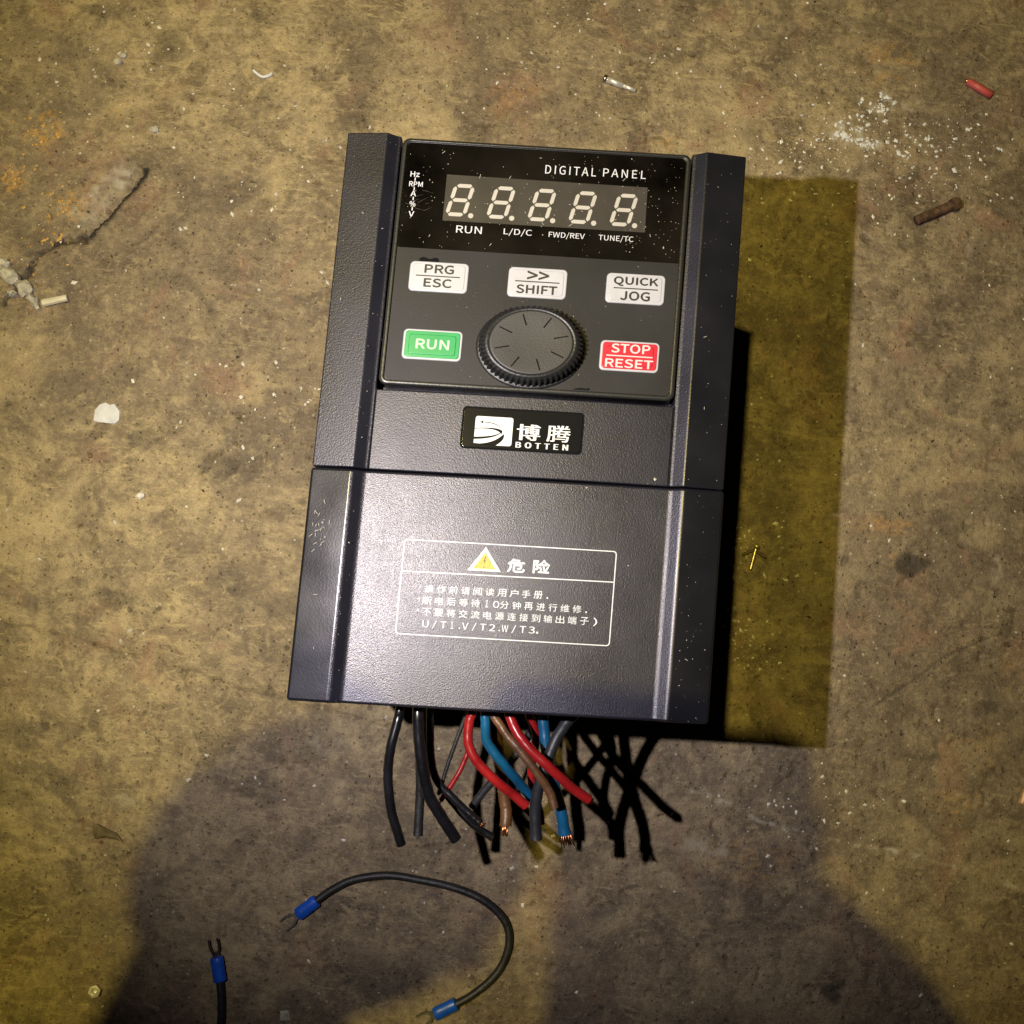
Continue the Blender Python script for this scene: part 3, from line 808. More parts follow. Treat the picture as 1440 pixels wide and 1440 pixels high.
# scuff marks on the left ridge
bm = bmesh.new()
for _ in range(26):
    x, y = random.gauss(-55.5, 1.3), random.gauss(-35, 4); a = random.uniform(0.3, 2.2); l = random.uniform(0.3, 1.3)
    if not -59 < x < -49.5: continue
    c, s = math.cos(a), math.sin(a)
    bm.faces.new([bm.verts.new(dv(x + c * l * i - s * 0.06 * j, y + s * l * i + c * 0.06 * j, D + 0.02)) for i, j in ((-.5, -.3), (.5, -1), (.5, 1), (-.5, .6))])
tag(obj("scuff_marks", bm, M['dust'], inv), kind='stuff')

# ------------------------------------------------------------------ cables hanging out of the terminal opening
CABLES = [
 ('b1', 'cab_black', 1.62, 'glossy black cable at the far left of the cut bundle', 0,
  [[-27.5, -70, 116], [-29.8, -87.3, 118.0], [-30.1, -90.9, 118.0], [-31.5, -99.7, 118.0], [-31.9, -108.7, 116.0], [-29.9, -120.1, 114.0], [-25.9, -130.6, 112.0]]),
 ('b2', 'cab_matt', 1.6, 'matt black cable hanging straight with a frayed end, second from the left in the bundle', 1,
  [[-25.3, -70, 106], [-25.1, -87.8, 108.0], [-24.4, -96.2, 108.0], [-22.8, -106.7, 107.0], [-22.1, -115.9, 105.0], [-21.6, -128.9, 104.0]]),
 ('b3', 'cab_black', 1.95, 'thick black cable bending right to a blunt end, lying over the straight frayed one', 0,
  [[-24.6, -70, 114], [-24.4, -86.9, 117.0], [-23.6, -95.1, 117.0], [-21.6, -105.3, 116.0], [-18.9, -114.1, 114.0], [-14.2, -121.2, 112.0], [-9.2, -128.0, 110.0]]),
 ('b4', 'cab_black', 1.35, 'shiny black cable ending in bare copper, slanting below the thin red wire', 2,
  [[-21.5, -70, 106], [-21.2, -87.4, 108.0], [-20.8, -93.2, 108.0], [-19.6, -103.8, 107.0], [-17.1, -111.3, 105.0], [-11.8, -116.1, 105.0], [-6.0, -120.6, 105.0], [-2.0, -123.4, 105.0]]),
 ('b5', 'cab_black', 1.35, 'lowest shiny black cable, its cut end just under the copper-tipped black one', 1,
  [[-25.0, -75, 98], [-24, -92, 98.0], [-22.5, -99.9, 98.0], [-18.8, -110.6, 97.0], [-13.2, -118.0, 95.0], [-5.3, -125.4, 95.0], [2.2, -129.8, 94.0]]),
 ('b6', 'cab_matt', 0.72, 'thin black wire running alongside the thin red wire', 0,
  [[-8.5, -70, 105], [-9.2, -86.7, 105.0], [-10.7, -93.3, 104.0], [-13.6, -103.8, 103.0], [-16.3, -115.9, 102.0]]),
 ('r1', 'cab_red', 0.88, 'thin red wire slanting down to the left with a bare tip', 3,
  [[-8.4, -70, 103], [-8.6, -87.3, 103.0], [-8.2, -98.0, 103.0], [-8.5, -102.9, 103.0], [-10.9, -109.5, 103.0], [-15.4, -117.8, 103.0]]),
 ('r2', 'cab_red', 1.62, 'red cable curving right over the bundle to a plain cut end, left of the blue', 0,
  [[-6.8, -70, 115], [-7.3, -85.4, 117.0], [-8.3, -90.7, 117.0], [-7.9, -97.3, 117.0], [-4.7, -102.6, 117.0], [2.0, -108.3, 116.0], [7.0, -111.8, 114.0], [11.6, -115.3, 113.0]]),
 ('u1', 'cab_blue', 1.68, 'blue cable between the curved red and brown cables, diving behind the slate one', 0,
  [[-4, -70, 113], [-3.7, -85.3, 115.0], [-3.2, -91.5, 115.0], [-2.2, -96.7, 114.0], [2.8, -102.6, 113.0], [8.4, -108.3, 110.0], [13.2, -113.8, 106.0]]),
 ('n1', 'cab_brown', 1.45, 'brown cable slanting right and ending above the frayed blue end', 0,
  [[-4.5, -70, 114], [-2.2, -85.1, 116.0], [2.1, -91.8, 117.0], [8.4, -98.3, 118.0], [14.1, -104.4, 118.0], [18.3, -109.8, 117.0], [20.2, -114.5, 117.0]]),
 ('r3', 'cab_red', 1.66, 'long red cable reaching farthest right, copper strands at its tip', 4,
  [[1.5, -70, 114], [2.7, -83.4, 118.0], [6.2, -91.6, 120.0], [11.3, -97.1, 121.0], [17.9, -102.1, 121.0], [24.8, -107.6, 118.0], [30.7, -111.2, 116.0]]),
 ('g1', 'cab_grey', 1.95, 'dark slate cable starting at the right of the opening and hanging straight down', 1,
  [[28, -72, 108], [24.9, -84.6, 112.0], [22.2, -88.4, 113.0], [19.2, -93.8, 114.0], [17.1, -100.2, 114.0], [15.2, -108.2, 113.0], [14.6, -116.4, 111.0], [15.7, -125.7, 110.0]]),
 ('g2', 'cab_grey', 1.40, 'slate cable crossing diagonally underneath the red and blue cables', 0,
  [[22, -72, 101], [13.6, -90.0, 100.0], [7.5, -102.3, 97.0], [-0.9, -113.8, 94.0], [-5.5, -121.1, 92.0]]),
 ('n2', 'cab_brown', 2.05, 'brown cable hanging straight down with a stripped copper end', 5,
  [[-2, -70, 105], [-1.2, -87.6, 105.0], [0.4, -96.2, 103.0], [3.3, -108.2, 100.0], [4.8, -115.7, 99.0], [5.9, -119.9, 99.0], [6.1, -124.6, 100.0]]),
 ('r4', 'cab_red', 1.45, 'short red cable half hidden behind the brown and slate cables', 0,
  [[9.0, -70, 108], [9.7, -85.4, 107.0], [13.2, -94.5, 104.0], [12.8, -104.5, 101.0], [13.6, -111.2, 99.0], [16.7, -119.2, 98.0], [17.5, -123.4, 98.0]]),
 ('u2', 'cab_blue', 1.95, 'blue cable at the right with a splayed brush of copper strands', 6,
  [[14.0, -70, 107], [14.4, -84.9, 108.0], [15.6, -92.7, 108.0], [17.5, -101.5, 108.0], [20.6, -110.2, 108.0], [22.9, -116.5, 109.0], [24.7, -123.6, 108.0]]),
]
for key_, mk, r, label, tip, path in CABLES:
    root = empty("cable", mv(*path[1])); tag(root, label, 'cable', 'cut cables coming out of the inverter')
    r *= 0.93; P = catmull([mv(*p) for p in path], 8)
    # soft irregularities of a bent cable
    for i in range(4, len(P) - 1):
        P[i] = P[i] + Vector((random.gauss(0, 1), random.gauss(0, 1), random.gauss(0, 1))) * 0.00004
    rs = [r / 1000 * random.uniform(0.985, 1.015) for _ in P]
    if tip == 6: rs[-1] *= 1.22; rs[-2] *= 1.12; rs[-3] *= 1.05
    if tip in (1, 5): rs[-1] *= 1.10; rs[-2] *= 1.04
    bm = tube_into(bmesh.new(), P, rs, 18)
    ins = obj("insulation", bm, M[mk], None, smooth=True)
    ins.parent = root; ins.matrix_parent_inverse = Matrix.Translation(-root.location)
    es = ins.modifiers.new("edge", 'EDGE_SPLIT'); es.split_angle = math.radians(50)
    # cut end: core disc or strands
    t = (P[-1] - P[-3]).normalized(); e_ = P[-1]
    u = t.cross(Vector((0, 0, 1))).normalized(); v = t.cross(u)
    bm = bmesh.new()
    n_str = {0: 7, 1: 7, 2: 12, 3: 5, 4: 12, 5: 16, 6: 26}[tip]
    out = {0: 0.35, 1: 0.5, 2: 1.5, 3: 1.5, 4: 1.6, 5: 3.0, 6: 3.8}[tip]
    for k in range(n_str):
        a = k * 2.39996; q = math.sqrt((k + 0.5) / n_str)
        rr = r / 1000 * (0.62 if tip != 6 else 0.95) * q
        b0 = e_ - t * 0.001 + (u * math.cos(a) + v * math.sin(a)) * rr * 0.8
        spread = 1.0 + (0.5 if tip == 6 else (-0.25 if tip == 5 else 0.1)) + random.uniform(-.15, .15)
        b1 = e_ + t * out / 1000 * random.uniform(0.55, 1.1) + (u * math.cos(a + .3) + v * math.sin(a + .3)) * rr * spread
        tube_into(bm, [b0, (b0 + b1) / 2 + t * 0.0002, b1], 0.00021 if tip != 3 else 0.00013, 6)
    st_ = obj("copper_strands", bm, M['copper'] if tip != 5 else M['copper'], None, smooth=True)
    st_.parent = root; st_.matrix_parent_inverse = Matrix.Translation(-root.location)

# ------------------------------------------------------------------ jumper wires with blue fork terminals
def put(name, bm, mat, root, **k):
    o = obj(name, bm, mat, None, **k)
    o.parent = root; o.matrix_parent_inverse = Matrix.Translation(-root.location)
    return o

def fork_terminal(root, base, direction, side_twist=0.0, open_=1.0, lift=0.0):
    """blue sleeve starting at `base` and two flat tines beyond it (millimetres, world)"""
    d = Vector((*direction, 0)).normalized(); s = Vector((-d.y, d.x, 0))
    B = mv(*base)
    def P(l, w_, h): return B + (d * l + s * w_) / 1000 + Vector((0, 0, h / 1000))
    # sleeve: flattened barrel
    bm = bmesh.new(); n = 20; rings = []
    for l, a, b_ in ((-0.2, 2.0, 1.7), (0.0, 2.55, 2.1), (0.5, 2.7, 2.2), (4.0, 2.65, 1.9), (7.2, 2.75, 1.9), (9.2, 2.7, 2.0), (9.6, 2.45, 1.8)):
        rings.append([bm.verts.new(P(l, a * math.cos(2 * math.pi * k / n), b_ * math.sin(2 * math.pi * k / n))) for k in range(n)])
    for a, b_ in zip(rings, rings[1:]):
        for k in range(n): bm.faces.new((a[k], a[(k + 1) % n], b_[(k + 1) % n], b_[k]))
    bm.faces.new(rings[0][::-1]); bm.faces.new(rings[-1])
    put("crimp_sleeve", bm, M['sleeve'], root, smooth=True)
    # neck and two tines as one flat stamping
    bm = bmesh.new(); zt = -0.9; o_ = open_
    def plate(quads):
        for q in quads:
            lo = [bm.verts.new(P(x, y, zt + lift * (x - 9) / 8)) for x, y in q]; hi = [bm.verts.new(P(x, y, zt + 0.8 + lift * (x - 9) / 8)) for x, y in q]
            for k in range(4): bm.faces.new((lo[k], lo[(k + 1) % 4], hi[(k + 1) % 4], hi[k]))
            bm.faces.new(lo[::-1]); bm.faces.new(hi)
    q = [[(8.5, -1.3), (8.5, 1.3), (11.2, 1.5), (11.2, -1.5)]]
    for g in (-1, 1):
        outer = [(11.2, 1.5), (12.4, 2.5 * o_), (14.6, 2.8 * o_), (17.0, 2.6 * o_)]
        inner = [(11.2, 0.0), (12.3, 1.2), (14.4, 2.0 * o_), (17.3, 2.0 * o_)]
        for k in range(3):
            q.append([(outer[k][0], g * outer[k][1]), (outer[k + 1][0], g * outer[k + 1][1]), (inner[k + 1][0], g * inner[k + 1][1]), (inner[k][0], g * inner[k][1])])
    plate(q); bmesh.ops.remove_doubles(bm, verts=bm.verts, dist=1e-6)
    put("fork_tongue", bm, M['dull_metal'], root)

jp = [[-67.3, -181.6, 2.4], [-60.2, -175.8, 2.2], [-51.8, -171.3, 2.0], [-38.7, -168.5, 2.2], [-25.3, -169.1, 2.6], [-10.3, -171.0, 3.0], [1.9, -174.9, 3.2],
      [10.8, -181.8, 2.6], [13.9, -189.6, 2.4], [12.4, -198.9, 2.0], [7.7, -206.6, 2.0], [0.1, -213.5, 2.2], [-6.4, -217.6, 2.4]]
root = empty("jumper_wire", mv(-30, -170, 0)); tag(root, 'black jumper wire arched in a loop below the inverter, blue fork terminal at each end', 'wire')
P = catmull([mv(*p) for p in jp], 8)
put("insulation", tube_into(bmesh.new(), P, 0.00160, 16), M['cab_matt'], root, smooth=True)
fork_terminal(root, (-66.6, -181.0, 2.3), (-9.0, -8.0))
fork_terminal(root, (-5.6, -217.0, 2.3), (-11.5, -6.8))
jp2 = [[-103.0, -214.6, 2.4], [-101.3, -222.5, 2.2], [-100.4, -233.6, 2.0], [-101.5, -250, 2.0], [-100, -280, 2.0]]
root = empty("jumper_wire", mv(-101, -230, 0)); tag(root, 'short black wire with a single blue fork terminal pointing up, at the bottom left', 'wire')
put("insulation", tube_into(bmesh.new(), catmull([mv(*p) for p in jp2], 8), 0.00160, 16), M['cab_matt'], root, smooth=True)
fork_terminal(root, (-102.4, -216.0, 2.5), (-2.6, 9.0), open_=0.78, lift=1.5)

# ------------------------------------------------------------------ loose things on the floor
def rod(bm, a, b, r0, r1=None, n=12):
    a = mv(*a); b = mv(*b)
    return tube_into(bm, [a, (a + b) / 2, b], [r0 / 1000, ((r0 + (r1 or r0)) / 2) / 1000, (r1 or r0) / 1000], n)
def lerp(a, b, t): return tuple(x + (y - x) * t for x, y in zip(a, b))

# bright pin above the inverter
a, b = (23.4, 184.8, 1.5), (38.2, 180.4, 1.3)
root = empty("crimp_pin", mv(*a)); tag(root, 'small bright metal crimp pin on the floor above the inverter', 'pin')
put("barrel", rod(bmesh.new(), lerp(a, b, 0.06), lerp(a, b, 0.62), 1.35, 1.3), M['steel'], root, smooth=True)
put("collar", rod(bmesh.new(), lerp(a, b, 0.0), lerp(a, b, 0.10), 1.7, 1.55), M['tinned'], root, smooth=True)
put("tip", rod(bmesh.new(), lerp(a, b, 0.60), lerp(a, b, 1.0), 1.05, 0.85), M['steel'], root, smooth=True)
# red offcut
a, b = (186.6, 198.6, 1.6), (197.6, 193.0, 1.6)
root = empty("wire_offcut", mv(*a)); tag(root, 'short pinkish red wire offcut at the upper right of the floor', 'offcut')
put("insulation", rod(bmesh.new(), a, b, 1.55, 1.7, 14), M['pink'], root, smooth=True)
put("copper_core", rod(bmesh.new(), lerp(a, b, -0.12), lerp(a, b, 0.1), 0.4), M['copper'], root, smooth=True)
# rusty bolt
a, b = (166.4, 131.5, 2.2), (182.5, 140.2, 2.2)
root = empty("bolt", mv(*a)); tag(root, 'rusty brown bolt lying right of the inverter top', 'bolt')
A, B_ = mv(*a), mv(*b)
pts = [A + (B_ - A) * t for t in np.linspace(0, 1, 44)]
put("shank", tube_into(bmesh.new(), pts, [0.0021 + (0.00016 if i % 2 else -0.00004) for i in range(44)], 14), M['rust'], root, smooth=True)
put("bolt_head", rod(bmesh.new(), lerp(a, b, 0.97), lerp(a, b, 1.13), 3.3, 3.1, 6), M['rust'], root, bevel=0.0003)
# small brass screw in the shadow
a, b = (103.5, -29.0, 1.0), (105.3, -19.6, 1.2)
root = empty("screw", mv(*a)); tag(root, 'tiny brass screw lying in the shadow right of the inverter', 'screw')
A, B_ = mv(*a), mv(*b)
pts = [A + (B_ - A) * t for t in np.linspace(0, 1, 36)]
put("threaded_shank", tube_into(bmesh.new(), pts, [0.00072 + (0.00014 if i % 2 else 0) for i in range(36)], 10), M['brass'], root, smooth=True)
hd = bmesh.new(); bmesh.ops.create_uvsphere(hd, u_segments=14, v_segments=8, radius=0.0017, matrix=Matrix.Translation(B_ + (B_ - A).normalized() * 0.0008) @ Matrix.Diagonal((1, 0.8, 1, 1)))
put("screw_head", hd, M['brass'], root, smooth=True)
for sgn in (-1, 1):
    bm = bmesh.new()
    tube_into(bm, [mv(*q) for q in ((105.0, -20.6, 0.5), (105 + sgn * 2.2, -21.4 + sgn * -.2, 0.5), (105 + sgn * 4.0, -22.4 - .4 * (sgn > 0), 0.5), (105 + sgn * 5.2, -23.6 + .6 * (sgn < 0), 0.4))], [0.0007, 0.0007, 0.0008, 0.0005], 8)
    put("washer_wing", bm, M['leaf'], root, smooth=True)

def chip(name, outline, z0, thick, mat, label, cat, group=None, dome=0.0):
    cx = sum(p[0] for p in outline) / len(outline); cy = sum(p[1] for p in outline) / len(outline)
    bm = bmesh.new()
    rings = [(outline, z0), ([(cx + (x - cx) * 0.97, cy + (y - cy) * 0.97) for x, y in outline], z0 + thick),
             ([(cx + (x - cx) * 0.5, cy + (y - cy) * 0.5) for x, y in outline], z0 + thick + dome)]
    rings = [([(x, y) for x, y in r_], z_) for r_, z_ in rings]
    stack(bm, rings, mv)
    for v_ in bm.verts: v_.co += Vector((random.gauss(0, 1), random.gauss(0, 1), random.gauss(0, .5))) * 0.00012
    o = obj(name, bm, mat)
    tag(o, label, cat, group)
    return o
def blob(cx, cy, rx, ry, n=11, jag=0.2, rot=0):
    out = []
    for k in range(n):
        a = 2 * math.pi * k / n; q = 1 + random.uniform(-jag, jag)
        x, y = rx * q * math.cos(a), ry * q * math.sin(a)
        out.append((cx + x * math.cos(rot) - y * math.sin(rot), cy + x * math.sin(rot) + y * math.cos(rot)))
    return out

chip("paper_scrap", [(-184.0, 10.2), (-183.8, 14.6), (-182.2, 17.6), (-179.4, 18.8), (-177.6, 17.6), (-175.8, 18.6), (-173.2, 15.4), (-172.8, 11.2), (-174.4, 9.4), (-178.0, 9.9), (-181.6, 9.6)],
     0.1, 0.9, M['paper'], 'white crumpled scrap lying alone on the floor left of the inverter', 'scrap', dome=0.6)
# little faceted nut lower left
nb = bmesh.new()
stack(nb, [([(-153.2 + 2.7 * math.cos(k * math.pi / 3 + .3), -224.6 + 2.7 * math.sin(k * math.pi / 3 + .3)) for k in range(6)], 0.2),
           ([(-153.2 + 2.7 * math.cos(k * math.pi / 3 + .3), -224.6 + 2.7 * math.sin(k * math.pi / 3 + .3)) for k in range(6)], 2.3)], mv, cap_top=False)
top6 = sorted(nb.verts, key=lambda v_: v_.co.z)[6:]
r2 = [[nb.verts.new(mv(-153.2 + r_ * math.cos(k * math.pi / 3 + .3), -224.6 + r_ * math.sin(k * math.pi / 3 + .3), z_)) for k in range(6)] for r_, z_ in ((1.25, 2.35), (1.2, 0.5))]
t6 = [min(top6, key=lambda v_: (v_.co - mv(-153.2 + 2.7 * math.cos(k * math.pi / 3 + .3), -224.6 + 2.7 * math.sin(k * math.pi / 3 + .3), 2.3)).length) for k in range(6)]
for k in range(6):
    l = (k + 1) % 6
    nb.faces.new((t6[k], t6[l], r2[0][l], r2[0][k])); nb.faces.new((r2[0][k], r2[0][l], r2[1][l], r2[1][k]))
nb.faces.new(r2[1])
tag(obj("nut", nb, M['steel'], bevel=0.0002), 'small shiny hex nut on the floor in the lower left corner', 'nut')
# ivory stick and mortar flakes at the left edge
a, b = (-212.0, 59.6, 1.4), (-201.6, 62.9, 1.4)
bm = bmesh.new(); rod(bm, a, b, 1.75, 1.55, 8)
tag(obj("plastic_stick", bm, M['stick'], bevel=0.0002), 'ivory coloured broken stick beside the mortar flakes at the left edge', 'stick')
for (cx, cy, rx, ry, rot, lab) in ((-231.5, 75.5, 3.2, 2.2, .3, 'uppermost pale mortar flake in the heap at the left edge'),
                                   (-228.0, 70.6, 6.4, 3.0, -.55, 'largest pale mortar flake at the left edge, under the uppermost one'),
                                   (-221.0, 65.3, 4.6, 3.0, -.75, 'grey white mortar flake next below the largest one'),
                                   (-216.2, 60.2, 4.2, 2.2, -.75, 'rounded mortar flake touching the ivory stick'),
                                   (-225.8, 62.6, 2.4, 1.2, .4, 'smallest mortar flake in the hollow below the heap')):
    chip("mortar_flake", blob(cx, cy, rx, ry, 13, .30, rot), -0.3, 2.4, M['chalk'], lab, 'flake', 'mortar flakes at the left edge', dome=1.5)
# other single bits
pts = catmull([mv(*p) for p in ((-133.0, 174.2, .6), (-131.0, 172.6, .7), (-128.3, 171.4, .8), (-125.6, 172.4, .8), (-124.6, 173.6, .6))], 5)
tag(obj("plastic_shaving", tube_into(bmesh.new(), pts, 0.0007, 8), M['paper'], smooth=True), 'tiny curled white shaving up and left of the inverter', 'shaving')
chip("dry_leaf", [(-163.0, -158.8), (-160.6, -158.6), (-157.0, -160.0), (-152.4, -161.6), (-149.6, -164.4), (-153.4, -164.0), (-157.2, -163.6), (-160.8, -164.6), (-162.4, -162.4)], 0.2, 0.5, M['leaf'],
     'dark brown dry leaf fragment left of the photographer shadow', 'leaf', dome=0.8)
chip("amber_flake", [(223.0, -117.0), (224.6, -111.8), (226.6, -108.6), (230.0, -109.6), (231.0, -116.4), (227.2, -118.4)], 0.2, 1.2, M['amber'], 'orange chip cut by the right edge of the picture', 'chip', dome=0.8)
chip("pale_scrap", [(-77.2, -226.2), (-73.6, -225.8), (-72.6, -229.6), (-76.6, -230.2)], 0.1, 0.8, M['chalk'], 'grey scrap at the bottom edge beside the loop wire', 'scrap', dome=0.3)
for cx, cy, lab in ((-191.5, 175.6, 'upper crumb of the pale crumb pair at the upper left'), (-193.6, 172.6, 'lower crumb of the pale crumb pair at the upper left')):
    chip("crumb", blob(cx, cy, 1.9, 1.6, 8, .3), 0.0, 1.1, M['chalk'], lab, 'crumb', 'crumbs at the upper left', dome=0.5)
chip("pebble", blob(-173.6, 142.8, 2.3, 1.7, 9, .2), 0.0, 1.3, M['chalk'], 'pale pebble above the long chipped hollow on the left', 'pebble', dome=0.7)
chip("pebble", blob(-160.0, -20.5, 1.9, 1.5, 9, .2), 0.0, 1.2, M['grit'], 'pale pebble on the floor below the white scrap', 'pebble', dome=0.6)
chip("pebble", blob(174.6, -120.3, 0.9, 0.7, 7, .2), 0.0, 0.7, M['grit'], 'minute pebble on the pale scratch at the right', 'pebble', dome=0.3)

# ------------------------------------------------------------------ grit, fibres: uncountable litter
def grit(name, n, mat, r0, r1, clusters=(), flat=0.6):
    bm = bmesh.new(); rr = random.Random(hash(name) % 1000 + 5)
    for i in range(n):
        if clusters and rr.random() < 0.55:
            cx, cy, s = rr.choice(clusters); x, y = rr.gauss(cx, s), rr.gauss(cy, s * .7)
        else:
            x, y = rr.uniform(-255, 240), rr.uniform(-245, 245)
        r = r0 + (r1 - r0) * rr.random() ** 4
        speck(bm, mv(x, y, 0.12), r / 1000, flat)
    o = obj(name, bm, mat); tag(o, kind='stuff'); return o
o = grit("pale_grit", 2300, M['grit'], 0.15, 0.95, ((150, 160, 22), (185, 160, 20), (120, 165, 16), (-110, 30, 26), (-100, 110, 30), (95, -20, 12), (110, 150, 25), (130, -128, 20), (20, 190, 30), (-190, 170, 30), (100, -60, 10)))
o['label'] = 'pale grit and crumbs strewn over the floor'
o = grit("dark_grit", 320, M['dark_grit'], 0.15, 0.8, ((170, -40, 40), (-150, 80, 50)), 0.4)
o['label'] = 'dark specks of dirt on the floor'
bm = bmesh.new(); rr = random.Random(4)
for i in range(90):
    x, y = (rr.uniform(-250, 235), rr.uniform(-240, 240)) if i > 40 else (rr.gauss(-150, 40), rr.gauss(10, 50))
    a = rr.uniform(0, 6.28); l = rr.uniform(1.2, 6.5); bend = rr.uniform(-.9, .9)
    pp = []
    for k in range(5):
        pp.append(mv(x, y, 0.25)); x += l / 4 * math.cos(a); y += l / 4 * math.sin(a); a += bend / 4
    tube_into(bm, pp, rr.uniform(0.00006, 0.00013), 4)
o = obj("lint_fibres", bm, M['fibre']); tag(o, kind='stuff'); o['label'] = 'thin pale fibres lying on the floor'

def cluster(name, n, mat, spots, r0, r1, flat, label):
    bm = bmesh.new(); q = random.Random(n)
    for i in range(n):
        cx, cy, sx, sy = q.choice(spots)
        speck(bm, mv(q.gauss(cx, sx), q.gauss(cy, sy), 0.15), (r0 + (r1 - r0) * q.random() ** 2.2) / 1000, flat)
    o = obj(name, bm, mat); tag(o, kind='stuff'); o['label'] = label
cluster("plaster_crumbs", 210, M['paper'], ((133, 169, 3.2, 2.0), (143, 166, 3.0, 1.2), (140, 178, 7, 5), (150, 186, 2, 3), (178, 168, 12, 5), (150, 170, 12, 6)), 0.2, 1.15, 0.35, 'white plaster crumbs rubbed into the floor at the upper right')
cluster("ochre_crumbs", 240, M['ochre_bits'], ((-221, 139, 3.5, 3.5), (-226, 137, 5, 4), (-234, 115, 3, 3), (-208, 105, 4, 3), (-214, 92, 5, 5), (-226, 70, 6, 8), (-222, 122, 10, 12)), 0.15, 0.9, 0.5, 'orange yellow crumbs of rust at the left edge')

# ------------------------------------------------------------------ the person taking the picture, whose shadow falls across the floor
def at_shadow(sx, sy, z):
    """where something at height z (mm) stands when the workshop lamp throws its shadow to (sx, sy)"""
    k = z / 1000 / LAMP.z
    return Vector((sx / 1000 * (1 - k) + LAMP.x * k, sy / 1000 * (1 - k) + LAMP.y * k, z / 1000))
person = empty("person", (-0.1, -0.62, 0)); tag(person, 'person crouching just outside the lower frame edge, holding up a phone, casting the shadow', 'person')
fist = at_shadow(-62, -166, 455)
sh = Vector((-0.10, -0.52, 0.70)); head = Vector((-0.10, -0.45, 0.84))
verts, edges, radii = [], [], []
def vtx(p, r, link=None):
    verts.append(Vector(p)); radii.append(r)
    if link is not None: edges.append((link, len(verts) - 1))
    return len(verts) - 1
pel = vtx((sh.x, sh.y - 0.22, 0.26), 0.14)
sp = vtx((sh.x, sh.y - 0.14, 0.45), 0.13, pel); ch = vtx((sh.x, sh.y - 0.02, 0.64), 0.14, sp)
nk = vtx((sh.x, sh.y + 0.12, 0.715), 0.06, ch); hd_ = vtx((head.x, head.y - 0.035, head.z), 0.080, nk); vtx((head.x, head.y + 0.035, head.z - 0.01), 0.076, hd_)
hand = at_shadow(128, -190, 440); wrist = at_shadow(132, -196, 440)
rs_ = vtx((sh.x + 0.17, sh.y - 0.01, 0.64), 0.062, ch); re = vtx((sh.x + 0.31, sh.y + 0.06, 0.46), 0.046, rs_)
fa = vtx(at_shadow(160, -250, 445), 0.060, re); rw = vtx(wrist, 0.060, fa)
palm = vtx(hand + Vector((0.002, -0.012, 0.0)), 0.034, rw)
ls = vtx((sh.x - 0.17, sh.y - 0.01, 0.64), 0.062, ch); le = vtx((sh.x - 0.22, sh.y + 0.10, 0.46), 0.046, ls)
lw = vtx(fist + Vector((-0.045, -0.085, 0.0)), 0.034, le); vtx(fist + Vector((-0.008, -0.01, 0.0)), 0.050, lw)
for s_ in (-1, 1):
    hp = vtx((sh.x + s_ * 0.10, sh.y - 0.22, 0.24), 0.095, pel); kn = vtx((sh.x + s_ * 0.20, sh.y + 0.02, 0.42), 0.07, hp)
    an = vtx((sh.x + s_ * 0.16, sh.y - 0.10, 0.06), 0.045, kn); vtx((sh.x + s_ * 0.18, sh.y + 0.07, 0.035), 0.035, an)
me = bpy.data.meshes.new("body"); me.from_pydata(verts, edges, []); me.materials.append(M['jacket'])
bo_ = bpy.data.objects.new("body", me); COL.objects.link(bo_); bo_.parent = person
bo_.matrix_parent_inverse = Matrix.Translation(-person.location)
sk = bo_.modifiers.new("skin", 'SKIN')
for i, d_ in enumerate(me.skin_vertices[0].data):
    d_.radius = (radii[i], radii[i]); d_.use_root = (i == 0)
ss = bo_.modifiers.new("sub", 'SUBSURF'); ss.levels = 2; ss.render_levels = 2
cap = bmesh.new(); bmesh.ops.create_uvsphere(cap, u_segments=28, v_segments=18, radius=1.0,
    matrix=Matrix.Translation(head) @ Matrix.Diagonal((0.084, 0.098, 0.10, 1)))
put("hair", cap, M['cab_matt'], person, smooth=True)
lf = bmesh.new()                                   # back of the left fist and its fingers, closed round the torch
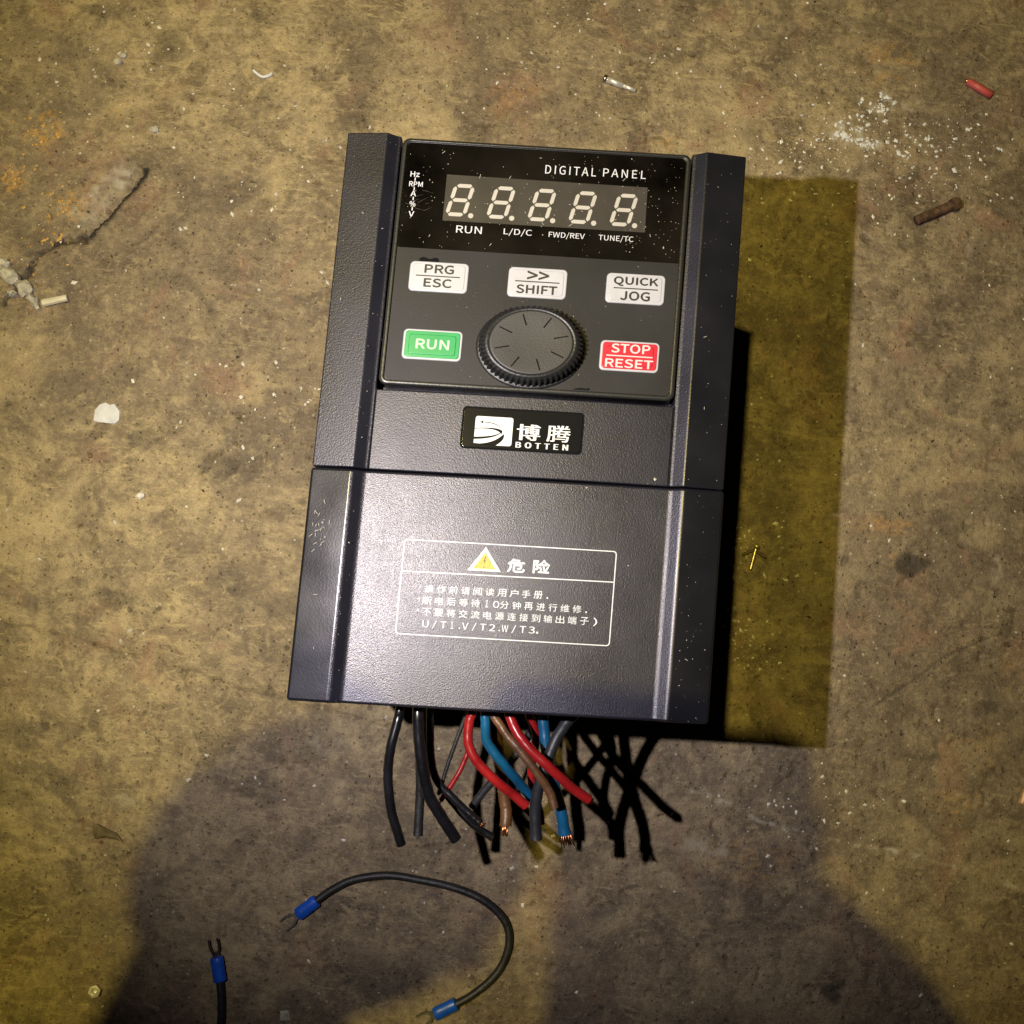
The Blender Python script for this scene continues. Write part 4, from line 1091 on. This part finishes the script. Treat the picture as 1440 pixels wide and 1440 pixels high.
bmesh.ops.create_uvsphere(lf, u_segments=24, v_segments=14, radius=1.0, matrix=Matrix.Translation(fist) @ Matrix.Rotation(0.4, 4, 'Z') @ Matrix.Diagonal((0.069, 0.050, 0.024, 1)))
for k in range(4):
    b0 = fist + Vector((0.046 - 0.004 * k, 0.030 - 0.019 * k, 0.010))
    tube_into(lf, catmull([b0 + Vector((-0.03, 0, 0.006)), b0 + Vector((0.0, 0.004, 0.008)), b0 + Vector((0.012, 0.004, -0.004)), b0 + Vector((-0.004, 0.002, -0.006))], 4), 0.0088 - 0.0006 * k, 10)
tube_into(lf, catmull([fist + Vector((-0.02, 0.02, 0.006)), fist + Vector((0.01, 0.046, 0.006)), fist + Vector((0.034, 0.050, 0.004))], 4), 0.0105, 10)
put("left_hand", lf, M['skin'], person, smooth=True)
# fingers closing round the phone's edge
bm = bmesh.new()
for k in range(4):
    b0 = hand + Vector((0.000, -0.010 + 0.017 * k, 0.004))
    tube_into(bm, catmull([b0 + Vector((0.004, -0.012, -0.004)), b0 + Vector((0.006, 0.004, -0.008)), b0 + Vector((-0.012, 0.012, -0.009)), b0 + Vector((-0.028, 0.012, -0.004))], 4), 0.0072 - 0.0006 * k, 10)
tube_into(bm, catmull([hand + Vector((0.0, -0.03, 0.01)), hand + Vector((-0.01, 0.0, 0.02)), hand + Vector((-0.025, 0.03, 0.022))], 4), 0.009, 10)
put("fingers", bm, M['skin'], person, smooth=True)
c1 = at_shadow(134, -97, 447)
px1, py1 = c1.x * 1000, c1.y * 1000
pr = rrect(px1 - 41, py1 - 82, 41, 82, 9)
ph = obj("phone", slab(pr, 446, 454, 1.5, mv), M['phone'], smooth=True); ph.modifiers.new("wn", 'WEIGHTED_NORMAL')
tag(ph, 'dark phone held flat above the inverter by the person taking the picture', 'phone')

torch = empty("torch", FLASH); tag(torch, 'small black torch shining down from the left hand of the photographer', 'torch')
bm = tube_into(bmesh.new(), [FLASH + Vector((0, 0, 0.004)), FLASH + Vector((0, 0, 0.012)), FLASH + Vector((-0.004, -0.008, 0.024)), FLASH + Vector((-0.030, -0.044, 0.030))], [0.011, 0.012, 0.012, 0.011], 20)
put("barrel", bm, M['phone'], torch, smooth=True)
